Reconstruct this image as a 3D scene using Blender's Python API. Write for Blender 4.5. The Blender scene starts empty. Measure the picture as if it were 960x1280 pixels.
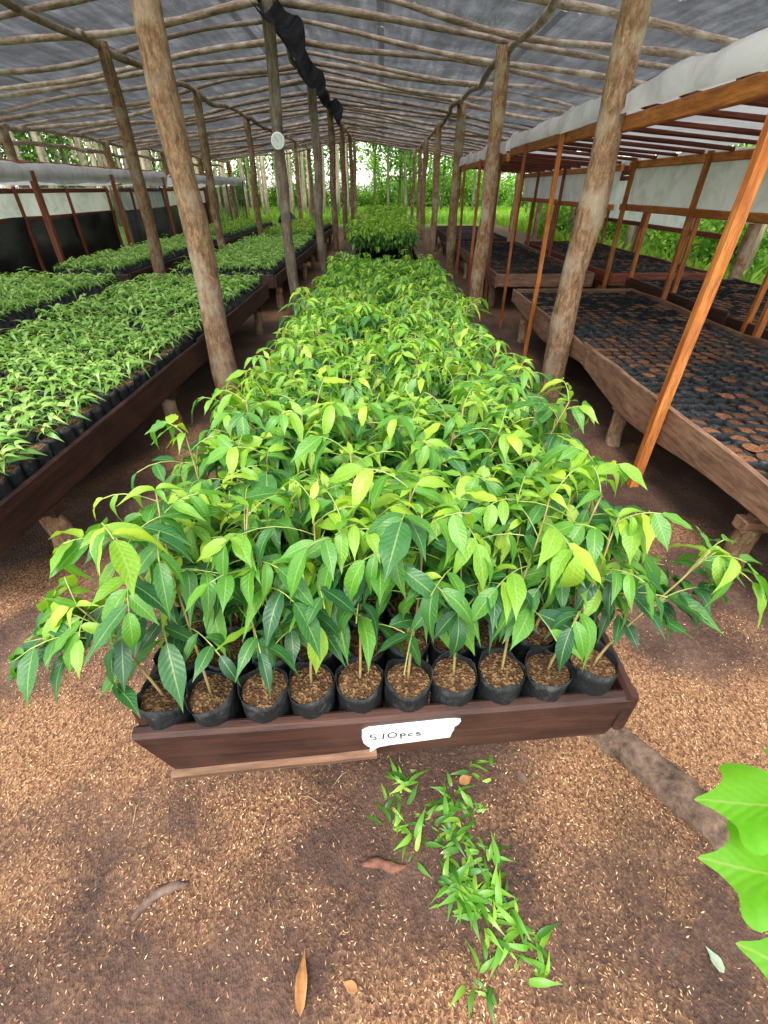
import bpy, math, random
import numpy as np
from mathutils import Vector, Matrix, Euler

R = math.radians
PI = math.pi
scene = bpy.context.scene
col = scene.collection

# ------------------------------------------------------------------ camera
cam_d = bpy.data.cameras.new('camera')
cam_d.sensor_fit = 'HORIZONTAL'
cam_d.sensor_width = 36.0
cam_d.lens = 566.0 / 960.0 * 36.0
cam_d.clip_start = 0.02
cam_d.clip_end = 600
cam = bpy.data.objects.new('camera', cam_d)
cam.location = (0, 0, 1.5)
cam.rotation_euler = (R(90 - 35.585), 0, 0)
col.objects.link(cam)
scene.camera = cam

# ------------------------------------------------------------------ sky, sun, exposure
SUN_EL, SUN_ROT = R(62), R(200)      # bright overcast, sun high behind the photographer
world = bpy.data.worlds.new('World')
scene.world = world
world.use_nodes = True
wn, wl = world.node_tree.nodes, world.node_tree.links
bg = wn['Background']
sky = wn.new('ShaderNodeTexSky')
sky.sky_type = 'NISHITA'
sky.sun_disc = False
sky.sun_elevation = SUN_EL
sky.sun_rotation = SUN_ROT
sky.air_density = 2.0
sky.dust_density = 1.2
sky.ozone_density = 1.0
hs = wn.new('ShaderNodeHueSaturation')
hs.inputs['Saturation'].default_value = 0.18
wl.new(sky.outputs[0], hs.inputs['Color'])
wl.new(hs.outputs[0], bg.inputs['Color'])
bg.inputs['Strength'].default_value = 0.15
sun_d = bpy.data.lights.new('sun', 'SUN')
sun_d.energy = 1.15
sun_d.angle = R(18)
sun_d.color = (1.0, 0.95, 0.87)
sun = bpy.data.objects.new('sun', sun_d)
sun_dir = Vector((math.sin(SUN_ROT) * math.cos(SUN_EL), math.cos(SUN_ROT) * math.cos(SUN_EL), math.sin(SUN_EL)))
sun.rotation_euler = sun_dir.to_track_quat('Z', 'Y').to_euler()
sun.location = (0, -3, 9)
col.objects.link(sun)
scene.view_settings.view_transform = 'Standard'
scene.view_settings.look = 'None'
scene.view_settings.gamma = 1
scene.view_settings.use_curve_mapping = False
scene.view_settings.exposure = 1.68
try:
    scene.cycles.transparent_max_bounces = 16
    scene.cycles.max_bounces = 8
except Exception:
    pass

rng = np.random.default_rng(7)
random.seed(7)


# ------------------------------------------------------------------ noise helpers
def _hash(ix, iy, seed):
    n = (ix.astype(np.int64) * 374761393 + iy.astype(np.int64) * 668265263 + seed * 1442695041) & 0x7fffffff
    n = ((n ^ (n >> 13)) * 1274126177) & 0x7fffffff
    n = (n ^ (n >> 16)) & 0xffff
    return n / 65535.0


def vnoise(x, y, seed=0):
    x = np.asarray(x, float); y = np.asarray(y, float)
    ix = np.floor(x); iy = np.floor(y)
    fx = x - ix; fy = y - iy
    fx = fx * fx * (3 - 2 * fx); fy = fy * fy * (3 - 2 * fy)
    a = _hash(ix, iy, seed); b = _hash(ix + 1, iy, seed)
    c = _hash(ix, iy + 1, seed); d = _hash(ix + 1, iy + 1, seed)
    return (a * (1 - fx) + b * fx) * (1 - fy) + (c * (1 - fx) + d * fx) * fy


def fbm(x, y, seed=0, octv=4):
    s = 0; a = .5; tot = 0
    for k in range(octv):
        s = s + a * vnoise(np.asarray(x) * 2 ** k, np.asarray(y) * 2 ** k, seed + 31 * k)
        tot += a; a *= .5
    return s / tot


# ------------------------------------------------------------------ materials
def new_mat(name):
    m = bpy.data.materials.new(name)
    m.use_nodes = True
    nt = m.node_tree
    for n in list(nt.nodes):
        nt.nodes.remove(n)
    out = nt.nodes.new('ShaderNodeOutputMaterial')
    return m, nt, out


def N(nt, t, **kw):
    n = nt.nodes.new(t)
    for k, v in kw.items():
        if k in n.inputs:
            n.inputs[k].default_value = v
        else:
            setattr(n, k, v)
    return n


def ramp(nt, fac, stops):
    r = nt.nodes.new('ShaderNodeValToRGB')
    els = r.color_ramp.elements
    while len(els) < len(stops):
        els.new(.5)
    for e, (p, c) in zip(els, stops):
        e.position = p
        e.color = (*c, 1)
    nt.links.new(fac, r.inputs[0])
    return r.outputs[0]


def mixc(nt, fac, a, b, mode='MIX'):
    m = nt.nodes.new('ShaderNodeMix')
    m.data_type = 'RGBA'
    m.blend_type = mode
    for sock, v in ((m.inputs[0], fac), (m.inputs[6], a), (m.inputs[7], b)):
        if isinstance(v, (int, float)):
            sock.default_value = v
        elif isinstance(v, tuple):
            sock.default_value = (*v, 1)
        else:
            nt.links.new(v, sock)
    return m.outputs[2]


def math_n(nt, op, a, b=None, clamp=False):
    m = nt.nodes.new('ShaderNodeMath')
    m.operation = op
    m.use_clamp = clamp
    for i, v in enumerate((a, b)):
        if v is None:
            continue
        if isinstance(v, (int, float)):
            m.inputs[i].default_value = v
        else:
            nt.links.new(v, m.inputs[i])
    return m.outputs[0]


def wood_mat(name, stops, grain=(1.5, 14, 14), rough=.7, bump=.4, spec=.3, blotch=None, jitter=True):
    """timber with the grain along the local X axis (or whichever axis has the low scale)"""
    m, nt, out = new_mat(name)
    tc = N(nt, 'ShaderNodeTexCoord')
    oi = N(nt, 'ShaderNodeObjectInfo')
    off = N(nt, 'ShaderNodeVectorMath', operation='SCALE')
    comb = N(nt, 'ShaderNodeCombineXYZ')
    for i in range(3):
        nt.links.new(oi.outputs['Random'], comb.inputs[i])
    nt.links.new(comb.outputs[0], off.inputs[0]); off.inputs['Scale'].default_value = 37
    add = N(nt, 'ShaderNodeVectorMath', operation='ADD')
    nt.links.new(tc.outputs['Object'], add.inputs[0]); nt.links.new(off.outputs[0], add.inputs[1])
    mp = N(nt, 'ShaderNodeMapping'); mp.inputs['Scale'].default_value = grain
    nt.links.new(add.outputs[0], mp.inputs[0])
    n1 = N(nt, 'ShaderNodeTexNoise', Scale=1.6, Detail=8, Roughness=.65, Distortion=.4)
    nt.links.new(mp.outputs[0], n1.inputs['Vector'])
    n2 = N(nt, 'ShaderNodeTexNoise', Scale=5.0, Detail=4)
    nt.links.new(add.outputs[0], n2.inputs['Vector'])
    c = ramp(nt, n1.outputs['Fac'], stops)
    n3 = N(nt, 'ShaderNodeTexNoise', Scale=6.5, Detail=9, Roughness=.75, Distortion=.25)
    nt.links.new(mp.outputs[0], n3.inputs['Vector'])
    c = mixc(nt, .85, c, ramp(nt, n3.outputs['Fac'], [(.34, (.38, .36, .34)), (.5, (.95, .95, .95)), (.66, (1.45, 1.4, 1.35))]), 'MULTIPLY')
    if blotch:
        f = ramp(nt, n2.outputs['Fac'], [(.5, (0, 0, 0)), (.68, (1, 1, 1))])
        c = mixc(nt, math_n(nt, 'MULTIPLY', f, .65), c, blotch)
    if jitter:
        v = math_n(nt, 'MULTIPLY_ADD', oi.outputs['Random'], .5)
        v.node.inputs[2].default_value = .75
        hsv = N(nt, 'ShaderNodeHueSaturation')
        nt.links.new(c, hsv.inputs['Color']); nt.links.new(v, hsv.inputs['Value'])
        c = hsv.outputs[0]
    b = N(nt, 'ShaderNodeBsdfPrincipled', Roughness=rough)
    b.inputs['Specular IOR Level'].default_value = spec
    nt.links.new(c, b.inputs['Base Color'])
    bp = N(nt, 'ShaderNodeBump', Strength=bump, Distance=.008)
    nt.links.new(math_n(nt, 'ADD', n1.outputs['Fac'], math_n(nt, 'MULTIPLY', n3.outputs['Fac'], .8)), bp.inputs['Height'])
    nt.links.new(bp.outputs[0], b.inputs['Normal'])
    nt.links.new(b.outputs[0], out.inputs[0])
    return m


M = {}
M['bark'] = wood_mat('bark', [(.25, (.075, .040, .022)), (.45, (.20, .115, .062)), (.58, (.31, .195, .11)), (.75, (.44, .31, .19))],
                     grain=(22, 22, 8), rough=.9, bump=1.0, blotch=(.40, .34, .25))
M['grey_bark'] = wood_mat('grey_bark', [(.25, (.07, .055, .04)), (.5, (.17, .135, .10)), (.75, (.33, .27, .20))],
                          grain=(16, 16, 3), rough=.9, bump=.9, blotch=(.30, .28, .23))
M['pole'] = wood_mat('pole', [(.25, (.13, .085, .068)), (.48, (.34, .24, .19)), (.72, (.62, .49, .42))],
                     grain=(3, 12, 12), rough=.8, bump=.7, blotch=(.60, .53, .46))
M['dark_board'] = wood_mat('dark_board', [(.3, (.014, .0055, .0042)), (.5, (.032, .0118, .008)), (.75, (.075, .029, .019))],
                           grain=(1.2, 18, 18), rough=.55, bump=.35, spec=.4, blotch=(.065, .028, .02))
M['slab'] = wood_mat('slab', [(.28, (.085, .045, .028)), (.5, (.18, .098, .06)), (.72, (.30, .18, .115))],
                     grain=(1.4, 10, 10), rough=.75, bump=.5, blotch=(.24, .13, .075))
M['orange_timber'] = wood_mat('orange_timber', [(.3, (.25, .075, .016)), (.5, (.42, .145, .032)), (.75, (.55, .24, .06))],
                              grain=(1.5, 16, 16), rough=.55, bump=.25, blotch=(.26, .07, .02))
M['orange_post'] = wood_mat('orange_post', [(.3, (.22, .06, .014)), (.5, (.38, .125, .028)), (.75, (.52, .22, .06))],
                            grain=(16, 16, 1.5), rough=.55, bump=.25, blotch=(.24, .065, .02))
M['red_timber'] = wood_mat('red_timber', [(.3, (.075, .018, .012)), (.5, (.16, .04, .024)), (.75, (.26, .08, .045))],
                           grain=(1.5, 16, 16), rough=.6, bump=.25)
M['red_post'] = wood_mat('red_post', [(.3, (.12, .03, .016)), (.5, (.24, .07, .032)), (.75, (.34, .13, .06))],
                         grain=(16, 16, 1.5), rough=.6, bump=.25)
M['pale_wood'] = wood_mat('pale_wood', [(.3, (.12, .075, .05)), (.5, (.30, .20, .13)), (.75, (.50, .38, .27))],
                          grain=(1.3, 12, 12), rough=.7, bump=.6, blotch=(.10, .055, .04))
M['trunk'] = wood_mat('trunk', [(.25, (.20, .15, .10)), (.5, (.46, .38, .28)), (.75, (.66, .58, .46))],
                      grain=(5, 5, .7), rough=.9, bump=.4, blotch=(.20, .15, .10))
M['green_trunk'] = wood_mat('green_trunk', [(.25, (.05, .055, .03)), (.5, (.14, .125, .08)), (.75, (.26, .23, .16))],
                            grain=(5, 5, .7), rough=.9, bump=.4)


def leaf_mat(name, stops, trans=.38, rough=.38, spec=.5, veins=True, jit=.35):
    m, nt, out = new_mat(name)
    at = N(nt, 'ShaderNodeAttribute', attribute_name='leafcol')
    sp = N(nt, 'ShaderNodeSeparateColor')
    nt.links.new(at.outputs['Color'], sp.inputs[0])
    oi = N(nt, 'ShaderNodeObjectInfo')
    tc = N(nt, 'ShaderNodeTexCoord')
    nz = N(nt, 'ShaderNodeTexNoise', Scale=26, Detail=3)
    nt.links.new(tc.outputs['Object'], nz.inputs['Vector'])
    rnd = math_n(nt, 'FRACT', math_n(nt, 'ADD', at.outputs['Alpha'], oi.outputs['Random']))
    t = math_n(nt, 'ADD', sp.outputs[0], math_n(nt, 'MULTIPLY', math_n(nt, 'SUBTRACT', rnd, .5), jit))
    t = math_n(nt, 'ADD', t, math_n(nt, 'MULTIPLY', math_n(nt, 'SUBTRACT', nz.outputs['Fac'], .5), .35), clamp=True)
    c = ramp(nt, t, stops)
    if veins:
        mid = math_n(nt, 'LESS_THAN', sp.outputs[1], .06)
        c = mixc(nt, math_n(nt, 'MULTIPLY', mid, .45), c, (.42, .52, .16))
    b = N(nt, 'ShaderNodeBsdfPrincipled', Roughness=rough)
    b.inputs['Specular IOR Level'].default_value = spec
    nt.links.new(c, b.inputs['Base Color'])
    if veins:
        ph = math_n(nt, 'SUBTRACT', math_n(nt, 'MULTIPLY', sp.outputs[2], 62), math_n(nt, 'MULTIPLY', sp.outputs[1], 13))
        sn = math_n(nt, 'SINE', ph)
        bp = N(nt, 'ShaderNodeBump', Strength=.16, Distance=.0015)
        nt.links.new(sn, bp.inputs['Height'])
        nt.links.new(bp.outputs[0], b.inputs['Normal'])
    tr = N(nt, 'ShaderNodeBsdfTranslucent')
    tcx = mixc(nt, 1.0, c, (1.25, 1.3, .55), 'MULTIPLY')
    nt.links.new(tcx, tr.inputs[0])
    mx = N(nt, 'ShaderNodeMixShader')
    mx.inputs[0].default_value = trans
    nt.links.new(b.outputs[0], mx.inputs[1]); nt.links.new(tr.outputs[0], mx.inputs[2])
    nt.links.new(mx.outputs[0], out.inputs[0])
    return m


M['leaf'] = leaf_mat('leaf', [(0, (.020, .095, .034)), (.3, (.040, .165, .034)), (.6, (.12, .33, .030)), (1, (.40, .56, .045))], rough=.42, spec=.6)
M['small_leaf'] = leaf_mat('small_leaf', [(0, (.05, .175, .03)), (.5, (.17, .40, .06)), (1, (.44, .62, .16))], rough=.34, spec=.8)
M['tree_leaf'] = leaf_mat('tree_leaf', [(0, (.020, .07, .014)), (.5, (.06, .17, .022)), (1, (.20, .36, .04))], trans=.4, veins=False, jit=.7, rough=.5)
M['bright_leaf'] = leaf_mat('bright_leaf', [(0, (.07, .20, .03)), (.5, (.17, .36, .05)), (1, (.36, .56, .09))], trans=.52, veins=False, jit=.8, rough=.5)
M['big_leaf'] = leaf_mat('big_leaf', [(0, (.09, .33, .02)), (.5, (.17, .47, .03)), (1, (.28, .58, .04))], trans=.5, veins=True, jit=.15)
M['grass'] = leaf_mat('grass', [(0, (.05, .17, .02)), (.5, (.14, .36, .035)), (1, (.33, .54, .07))], veins=False)


def simple_mat(name, c, rough=.6, spec=.4, nscale=20, var=.35, bump=.3, bdist=.004, coat=0):
    m, nt, out = new_mat(name)
    tc = N(nt, 'ShaderNodeTexCoord')
    n1 = N(nt, 'ShaderNodeTexNoise', Scale=nscale, Detail=6, Roughness=.6)
    nt.links.new(tc.outputs['Object'], n1.inputs['Vector'])
    lo = tuple(x * (1 - var) for x in c); hi = tuple(min(1, x * (1 + var)) for x in c)
    cc = ramp(nt, n1.outputs['Fac'], [(.3, lo), (.7, hi)])
    b = N(nt, 'ShaderNodeBsdfPrincipled', Roughness=rough)
    b.inputs['Specular IOR Level'].default_value = spec
    nt.links.new(cc, b.inputs['Base Color'])
    bp = N(nt, 'ShaderNodeBump', Strength=bump, Distance=bdist)
    nt.links.new(n1.outputs['Fac'], bp.inputs['Height'])
    nt.links.new(bp.outputs[0], b.inputs['Normal'])
    nt.links.new(b.outputs[0], out.inputs[0])
    return m


def bag_mat():
    m, nt, out = new_mat('black_bag')
    tc = N(nt, 'ShaderNodeTexCoord')
    oi = N(nt, 'ShaderNodeObjectInfo')
    va = N(nt, 'ShaderNodeVectorMath', operation='ADD')
    nt.links.new(tc.outputs['Object'], va.inputs[0]); nt.links.new(oi.outputs['Location'], va.inputs[1])
    mp = N(nt, 'ShaderNodeMapping'); mp.inputs['Scale'].default_value = (1, 1, .35)
    nt.links.new(va.outputs[0], mp.inputs[0])
    n1 = N(nt, 'ShaderNodeTexNoise', Scale=48, Detail=6, Roughness=.65, Distortion=1.2)
    nt.links.new(mp.outputs[0], n1.inputs['Vector'])
    n2 = N(nt, 'ShaderNodeTexNoise', Scale=22, Detail=6, Roughness=.7)
    nt.links.new(va.outputs[0], n2.inputs['Vector'])
    dust = ramp(nt, n2.outputs['Fac'], [(.52, (.010, .0125, .0145)), (.60, (.024, .028, .030)), (.74, (.10, .092, .075))])
    b = N(nt, 'ShaderNodeBsdfPrincipled', Roughness=.48)
    b.inputs['Specular IOR Level'].default_value = .32
    nt.links.new(dust, b.inputs['Base Color'])
    bp = N(nt, 'ShaderNodeBump', Strength=.9, Distance=.008)
    nt.links.new(n1.outputs['Fac'], bp.inputs['Height'])
    nt.links.new(bp.outputs[0], b.inputs['Normal'])
    nt.links.new(b.outputs[0], out.inputs[0])
    return m


M['bag'] = bag_mat()


def soil_mat(name, dark, light, chip, scale=130):
    m, nt, out = new_mat(name)
    tc = N(nt, 'ShaderNodeTexCoord')
    oi = N(nt, 'ShaderNodeObjectInfo')
    va = N(nt, 'ShaderNodeVectorMath', operation='ADD')
    nt.links.new(tc.outputs['Object'], va.inputs[0]); nt.links.new(oi.outputs['Location'], va.inputs[1])
    vo = N(nt, 'ShaderNodeTexVoronoi', Scale=scale * 1.6)
    nt.links.new(va.outputs[0], vo.inputs['Vector'])
    n1 = N(nt, 'ShaderNodeTexNoise', Scale=scale * .5, Detail=6, Roughness=.7)
    nt.links.new(va.outputs[0], n1.inputs['Vector'])
    c = ramp(nt, n1.outputs['Fac'], [(.3, dark), (.65, light)])
    sc = N(nt, 'ShaderNodeSeparateColor'); nt.links.new(vo.outputs['Color'], sc.inputs[0])
    f = math_n(nt, 'GREATER_THAN', sc.outputs[0], .70)
    c = mixc(nt, math_n(nt, 'MULTIPLY', f, .75), c, chip)
    v = math_n(nt, 'MULTIPLY_ADD', oi.outputs['Random'], .7); v.node.inputs[2].default_value = .65
    hsv = N(nt, 'ShaderNodeHueSaturation')
    nt.links.new(c, hsv.inputs['Color']); nt.links.new(v, hsv.inputs['Value'])
    b = N(nt, 'ShaderNodeBsdfPrincipled', Roughness=.95)
    b.inputs['Specular IOR Level'].default_value = .15
    nt.links.new(hsv.outputs[0], b.inputs['Base Color'])
    bp = N(nt, 'ShaderNodeBump', Strength=1.0, Distance=.006)
    nt.links.new(vo.outputs['Distance'], bp.inputs['Height'])
    nt.links.new(bp.outputs[0], b.inputs['Normal'])
    nt.links.new(b.outputs[0], out.inputs[0])
    return m


M['soil'] = soil_mat('potting_soil', (.045, .022, .012), (.135, .073, .036), (.30, .175, .08))
M['red_soil'] = soil_mat('red_potting_soil', (.10, .038, .018), (.21, .086, .040), (.32, .155, .075))


def ground_mat():
    m, nt, out = new_mat('ground_soil')
    tc = N(nt, 'ShaderNodeTexCoord')
    at = N(nt, 'ShaderNodeAttribute', attribute_name='gmask')
    sp = N(nt, 'ShaderNodeSeparateColor'); nt.links.new(at.outputs['Color'], sp.inputs[0])
    P = tc.outputs['Object']
    n1 = N(nt, 'ShaderNodeTexNoise', Scale=3.0, Detail=8, Roughness=.65)
    n2 = N(nt, 'ShaderNodeTexNoise', Scale=55, Detail=5, Roughness=.7)
    nf = N(nt, 'ShaderNodeTexNoise', Scale=190, Detail=3, Roughness=.7)
    mp = N(nt, 'ShaderNodeMapping'); mp.inputs['Scale'].default_value = (1, .6, 1)
    nt.links.new(P, mp.inputs[0])
    vo = N(nt, 'ShaderNodeTexVoronoi', Scale=190)
    for n in (n1, n2, nf):
        nt.links.new(P, n.inputs['Vector'])
    nt.links.new(mp.outputs[0], vo.inputs['Vector'])
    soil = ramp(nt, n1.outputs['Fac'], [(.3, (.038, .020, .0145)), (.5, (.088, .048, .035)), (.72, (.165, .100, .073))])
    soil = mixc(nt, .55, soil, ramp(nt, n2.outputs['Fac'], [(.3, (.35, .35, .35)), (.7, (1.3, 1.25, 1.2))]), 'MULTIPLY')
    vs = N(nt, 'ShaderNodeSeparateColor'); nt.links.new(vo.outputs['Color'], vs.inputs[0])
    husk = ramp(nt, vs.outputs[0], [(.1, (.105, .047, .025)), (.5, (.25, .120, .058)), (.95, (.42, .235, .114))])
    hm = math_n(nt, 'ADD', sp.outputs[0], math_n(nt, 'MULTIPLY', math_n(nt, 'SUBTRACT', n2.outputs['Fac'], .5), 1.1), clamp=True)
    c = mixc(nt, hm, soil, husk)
    grass = ramp(nt, n2.outputs['Fac'], [(.3, (.10, .22, .035)), (.7, (.28, .45, .08))])
    c = mixc(nt, sp.outputs[1], c, grass)
    b = N(nt, 'ShaderNodeBsdfPrincipled')
    b.inputs['Specular IOR Level'].default_value = .3
    nt.links.new(c, b.inputs['Base Color'])
    rg = ramp(nt, n1.outputs['Fac'], [(.35, (.55, .55, .55)), (.6, (.95, .95, .95))])
    nt.links.new(rg, b.inputs['Roughness'])
    h = math_n(nt, 'ADD', math_n(nt, 'MULTIPLY', n2.outputs['Fac'], 1.2), math_n(nt, 'MULTIPLY', vo.outputs['Distance'], .5))
    bp = N(nt, 'ShaderNodeBump', Strength=.8, Distance=.012)
    nt.links.new(h, bp.inputs['Height']); nt.links.new(bp.outputs[0], b.inputs['Normal'])
    nt.links.new(b.outputs[0], out.inputs[0])
    return m


M['ground'] = ground_mat()


def husk_mat():
    m, nt, out = new_mat('rice_husk')
    at = N(nt, 'ShaderNodeAttribute', attribute_name='leafcol')
    sp = N(nt, 'ShaderNodeSeparateColor'); nt.links.new(at.outputs['Color'], sp.inputs[0])
    c = ramp(nt, sp.outputs[0], [(0, (.11, .048, .026)), (.45, (.30, .142, .066)), (.8, (.52, .30, .140)), (1, (.74, .53, .31))])
    b = N(nt, 'ShaderNodeBsdfPrincipled', Roughness=.6)
    nt.links.new(c, b.inputs['Base Color'])
    nt.links.new(b.outputs[0], out.inputs[0])
    return m


M['husk'] = husk_mat()


def net_mat(name, tau, colr=(.02, .021, .023), lines=True):
    """woven shade cloth: an absorbing layer, so slanted light has more thread to cross"""
    m, nt, out = new_mat(name)
    lw = N(nt, 'ShaderNodeLayerWeight'); lw.inputs['Blend'].default_value = .5
    cosv = math_n(nt, 'MAXIMUM', math_n(nt, 'SUBTRACT', 1.0, lw.outputs['Facing']), .04)
    tc = N(nt, 'ShaderNodeTexCoord')
    n1 = N(nt, 'ShaderNodeTexNoise', Scale=2.2, Detail=5, Roughness=.7)
    nt.links.new(tc.outputs['Object'], n1.inputs['Vector'])
    mp = N(nt, 'ShaderNodeMapping'); mp.inputs['Scale'].default_value = (38, .5, 1); mp.inputs['Rotation'].default_value = (0, 0, .15)
    nt.links.new(tc.outputs['Object'], mp.inputs[0])
    n2 = N(nt, 'ShaderNodeTexNoise', Scale=1.0, Detail=3)
    nt.links.new(mp.outputs[0], n2.inputs['Vector'])
    k = math_n(nt, 'MULTIPLY_ADD', n1.outputs['Fac'], .9); k.node.inputs[2].default_value = .45
    k2 = math_n(nt, 'MULTIPLY_ADD', n2.outputs['Fac'], .8); k2.node.inputs[2].default_value = .6
    tv = math_n(nt, 'MULTIPLY', math_n(nt, 'MULTIPLY', k, k2), tau)
    n4 = N(nt, 'ShaderNodeTexNoise', Scale=3.3, Detail=6, Roughness=.75)
    mp4 = N(nt, 'ShaderNodeMapping'); mp4.inputs['Scale'].default_value = (1, 2.6, 1)
    nt.links.new(tc.outputs['Object'], mp4.inputs[0]); nt.links.new(mp4.outputs[0], n4.inputs['Vector'])
    tear = ramp(nt, n4.outputs['Fac'], [(.655, (1, 1, 1)), (.675, (.15, .15, .15))])
    tv = math_n(nt, 'MULTIPLY', tv, tear)
    T = math_n(nt, 'POWER', 2.71828, math_n(nt, 'MULTIPLY', math_n(nt, 'DIVIDE', tv, cosv), -1.0))
    nd = N(nt, 'ShaderNodeTexNoise', Scale=.9, Detail=6, Roughness=.7)
    mpd = N(nt, 'ShaderNodeMapping'); mpd.inputs['Scale'].default_value = (9, .8, 1); mpd.inputs['Rotation'].default_value = (0, 0, .5)
    nt.links.new(tc.outputs['Object'], mpd.inputs[0]); nt.links.new(mpd.outputs[0], nd.inputs['Vector'])
    md = math_n(nt, 'MULTIPLY', nd.outputs['Fac'], n1.outputs['Fac'])
    sx = N(nt, 'ShaderNodeSeparateXYZ'); nt.links.new(tc.outputs['Object'], sx.inputs[0])
    seam = math_n(nt, 'GREATER_THAN', math_n(nt, 'FRACT', math_n(nt, 'MULTIPLY', sx.outputs[0], .55)), .955)
    base = ramp(nt, md, [(.14, tuple(q * .42 for q in colr)), (.25, tuple(q * .68 for q in colr)), (.42, tuple(q * 1.3 for q in colr))])
    base = mixc(nt, math_n(nt, 'MULTIPLY', seam, .6), base, (.004, .004, .004))
    d = N(nt, 'ShaderNodeBsdfDiffuse'); nt.links.new(base, d.inputs[0])
    tl = N(nt, 'ShaderNodeBsdfTranslucent'); nt.links.new(mixc(nt, 1.0, base, (3.2, 3.2, 3.2), 'MULTIPLY'), tl.inputs[0])
    ad = N(nt, 'ShaderNodeAddShader')
    nt.links.new(d.outputs[0], ad.inputs[0]); nt.links.new(tl.outputs[0], ad.inputs[1])
    tp = N(nt, 'ShaderNodeBsdfTransparent')
    mx = N(nt, 'ShaderNodeMixShader')
    nt.links.new(T, mx.inputs[0]); nt.links.new(ad.outputs[0], mx.inputs[1]); nt.links.new(tp.outputs[0], mx.inputs[2])
    nt.links.new(mx.outputs[0], out.inputs[0])
    return m


M['net'] = net_mat('shade_cloth', 1.2, (.019, .0195, .021))
M['dense_net'] = net_mat('folded_shade_cloth', 2.2, (.010, .010, .011))
M['side_net'] = net_mat('dark_side_net', .9, (.03, .033, .032))


def plastic_mat(name, c, trans, rough=.35):
    m, nt, out = new_mat(name)
    tc = N(nt, 'ShaderNodeTexCoord')
    n1 = N(nt, 'ShaderNodeTexNoise', Scale=3.5, Detail=7, Roughness=.65, Distortion=.6)
    nt.links.new(tc.outputs['Object'], n1.inputs['Vector'])
    cc = ramp(nt, n1.outputs['Fac'], [(.3, tuple(x * .72 for x in c)), (.55, c)])
    b = N(nt, 'ShaderNodeBsdfPrincipled', Roughness=rough)
    nt.links.new(cc, b.inputs['Base Color'])
    bp = N(nt, 'ShaderNodeBump', Strength=.5, Distance=.03)
    nt.links.new(n1.outputs['Fac'], bp.inputs['Height']); nt.links.new(bp.outputs[0], b.inputs['Normal'])
    tr = N(nt, 'ShaderNodeBsdfTranslucent'); nt.links.new(cc, tr.inputs[0])
    mx = N(nt, 'ShaderNodeMixShader'); mx.inputs[0].default_value = trans
    nt.links.new(b.outputs[0], mx.inputs[1]); nt.links.new(tr.outputs[0], mx.inputs[2])
    nt.links.new(mx.outputs[0], out.inputs[0])
    return m


M['white_plastic'] = plastic_mat('white_plastic', (.90, .91, .92), .55)
M['black_plastic'] = plastic_mat('black_plastic', (.012, .015, .016), .03, .32)
M['white_paint'] = simple_mat('white_paint', (.78, .80, .80), .6, .4, 35, .10, .25, .002)
M['ink'] = simple_mat('black_ink', (.02, .02, .022), .6, .3, 40, .2, .1)
M['dial_rim'] = simple_mat('dial_rim', (.75, .77, .78), .35, .5, 20, .06, .05)
M['dial_face'] = simple_mat('dial_face', (.55, .60, .60), .4, .5, 25, .1, .05)
M['stem'] = simple_mat('seedling_stem', (.30, .22, .085), .6, .3, 30, .4, .3, .001)
M['rachis'] = simple_mat('leaf_stalk', (.27, .33, .09), .5, .4, 30, .3, .1, .001)
M['dry_leaf'] = simple_mat('dry_leaf', (.34, .16, .06), .7, .3, 28, .5, .5)
M['bark_scrap'] = simple_mat('bark_scrap', (.13, .085, .065), .8, .3, 40, .6, .8)
M['pale_leaf'] = simple_mat('pale_leaf', (.26, .32, .22), .6, .3, 30, .4, .3)
M['red_stone'] = simple_mat('red_stone', (.17, .075, .05), .85, .2, 45, .5, .8)
M['mud_log'] = simple_mat('muddy_log', (.135, .088, .062), .85, .25, 26, .65, 1.0, .02)
M['dark_cloth'] = simple_mat('dark_bundle', (.03, .026, .03), .7, .3, 12, .5, .5)


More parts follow.
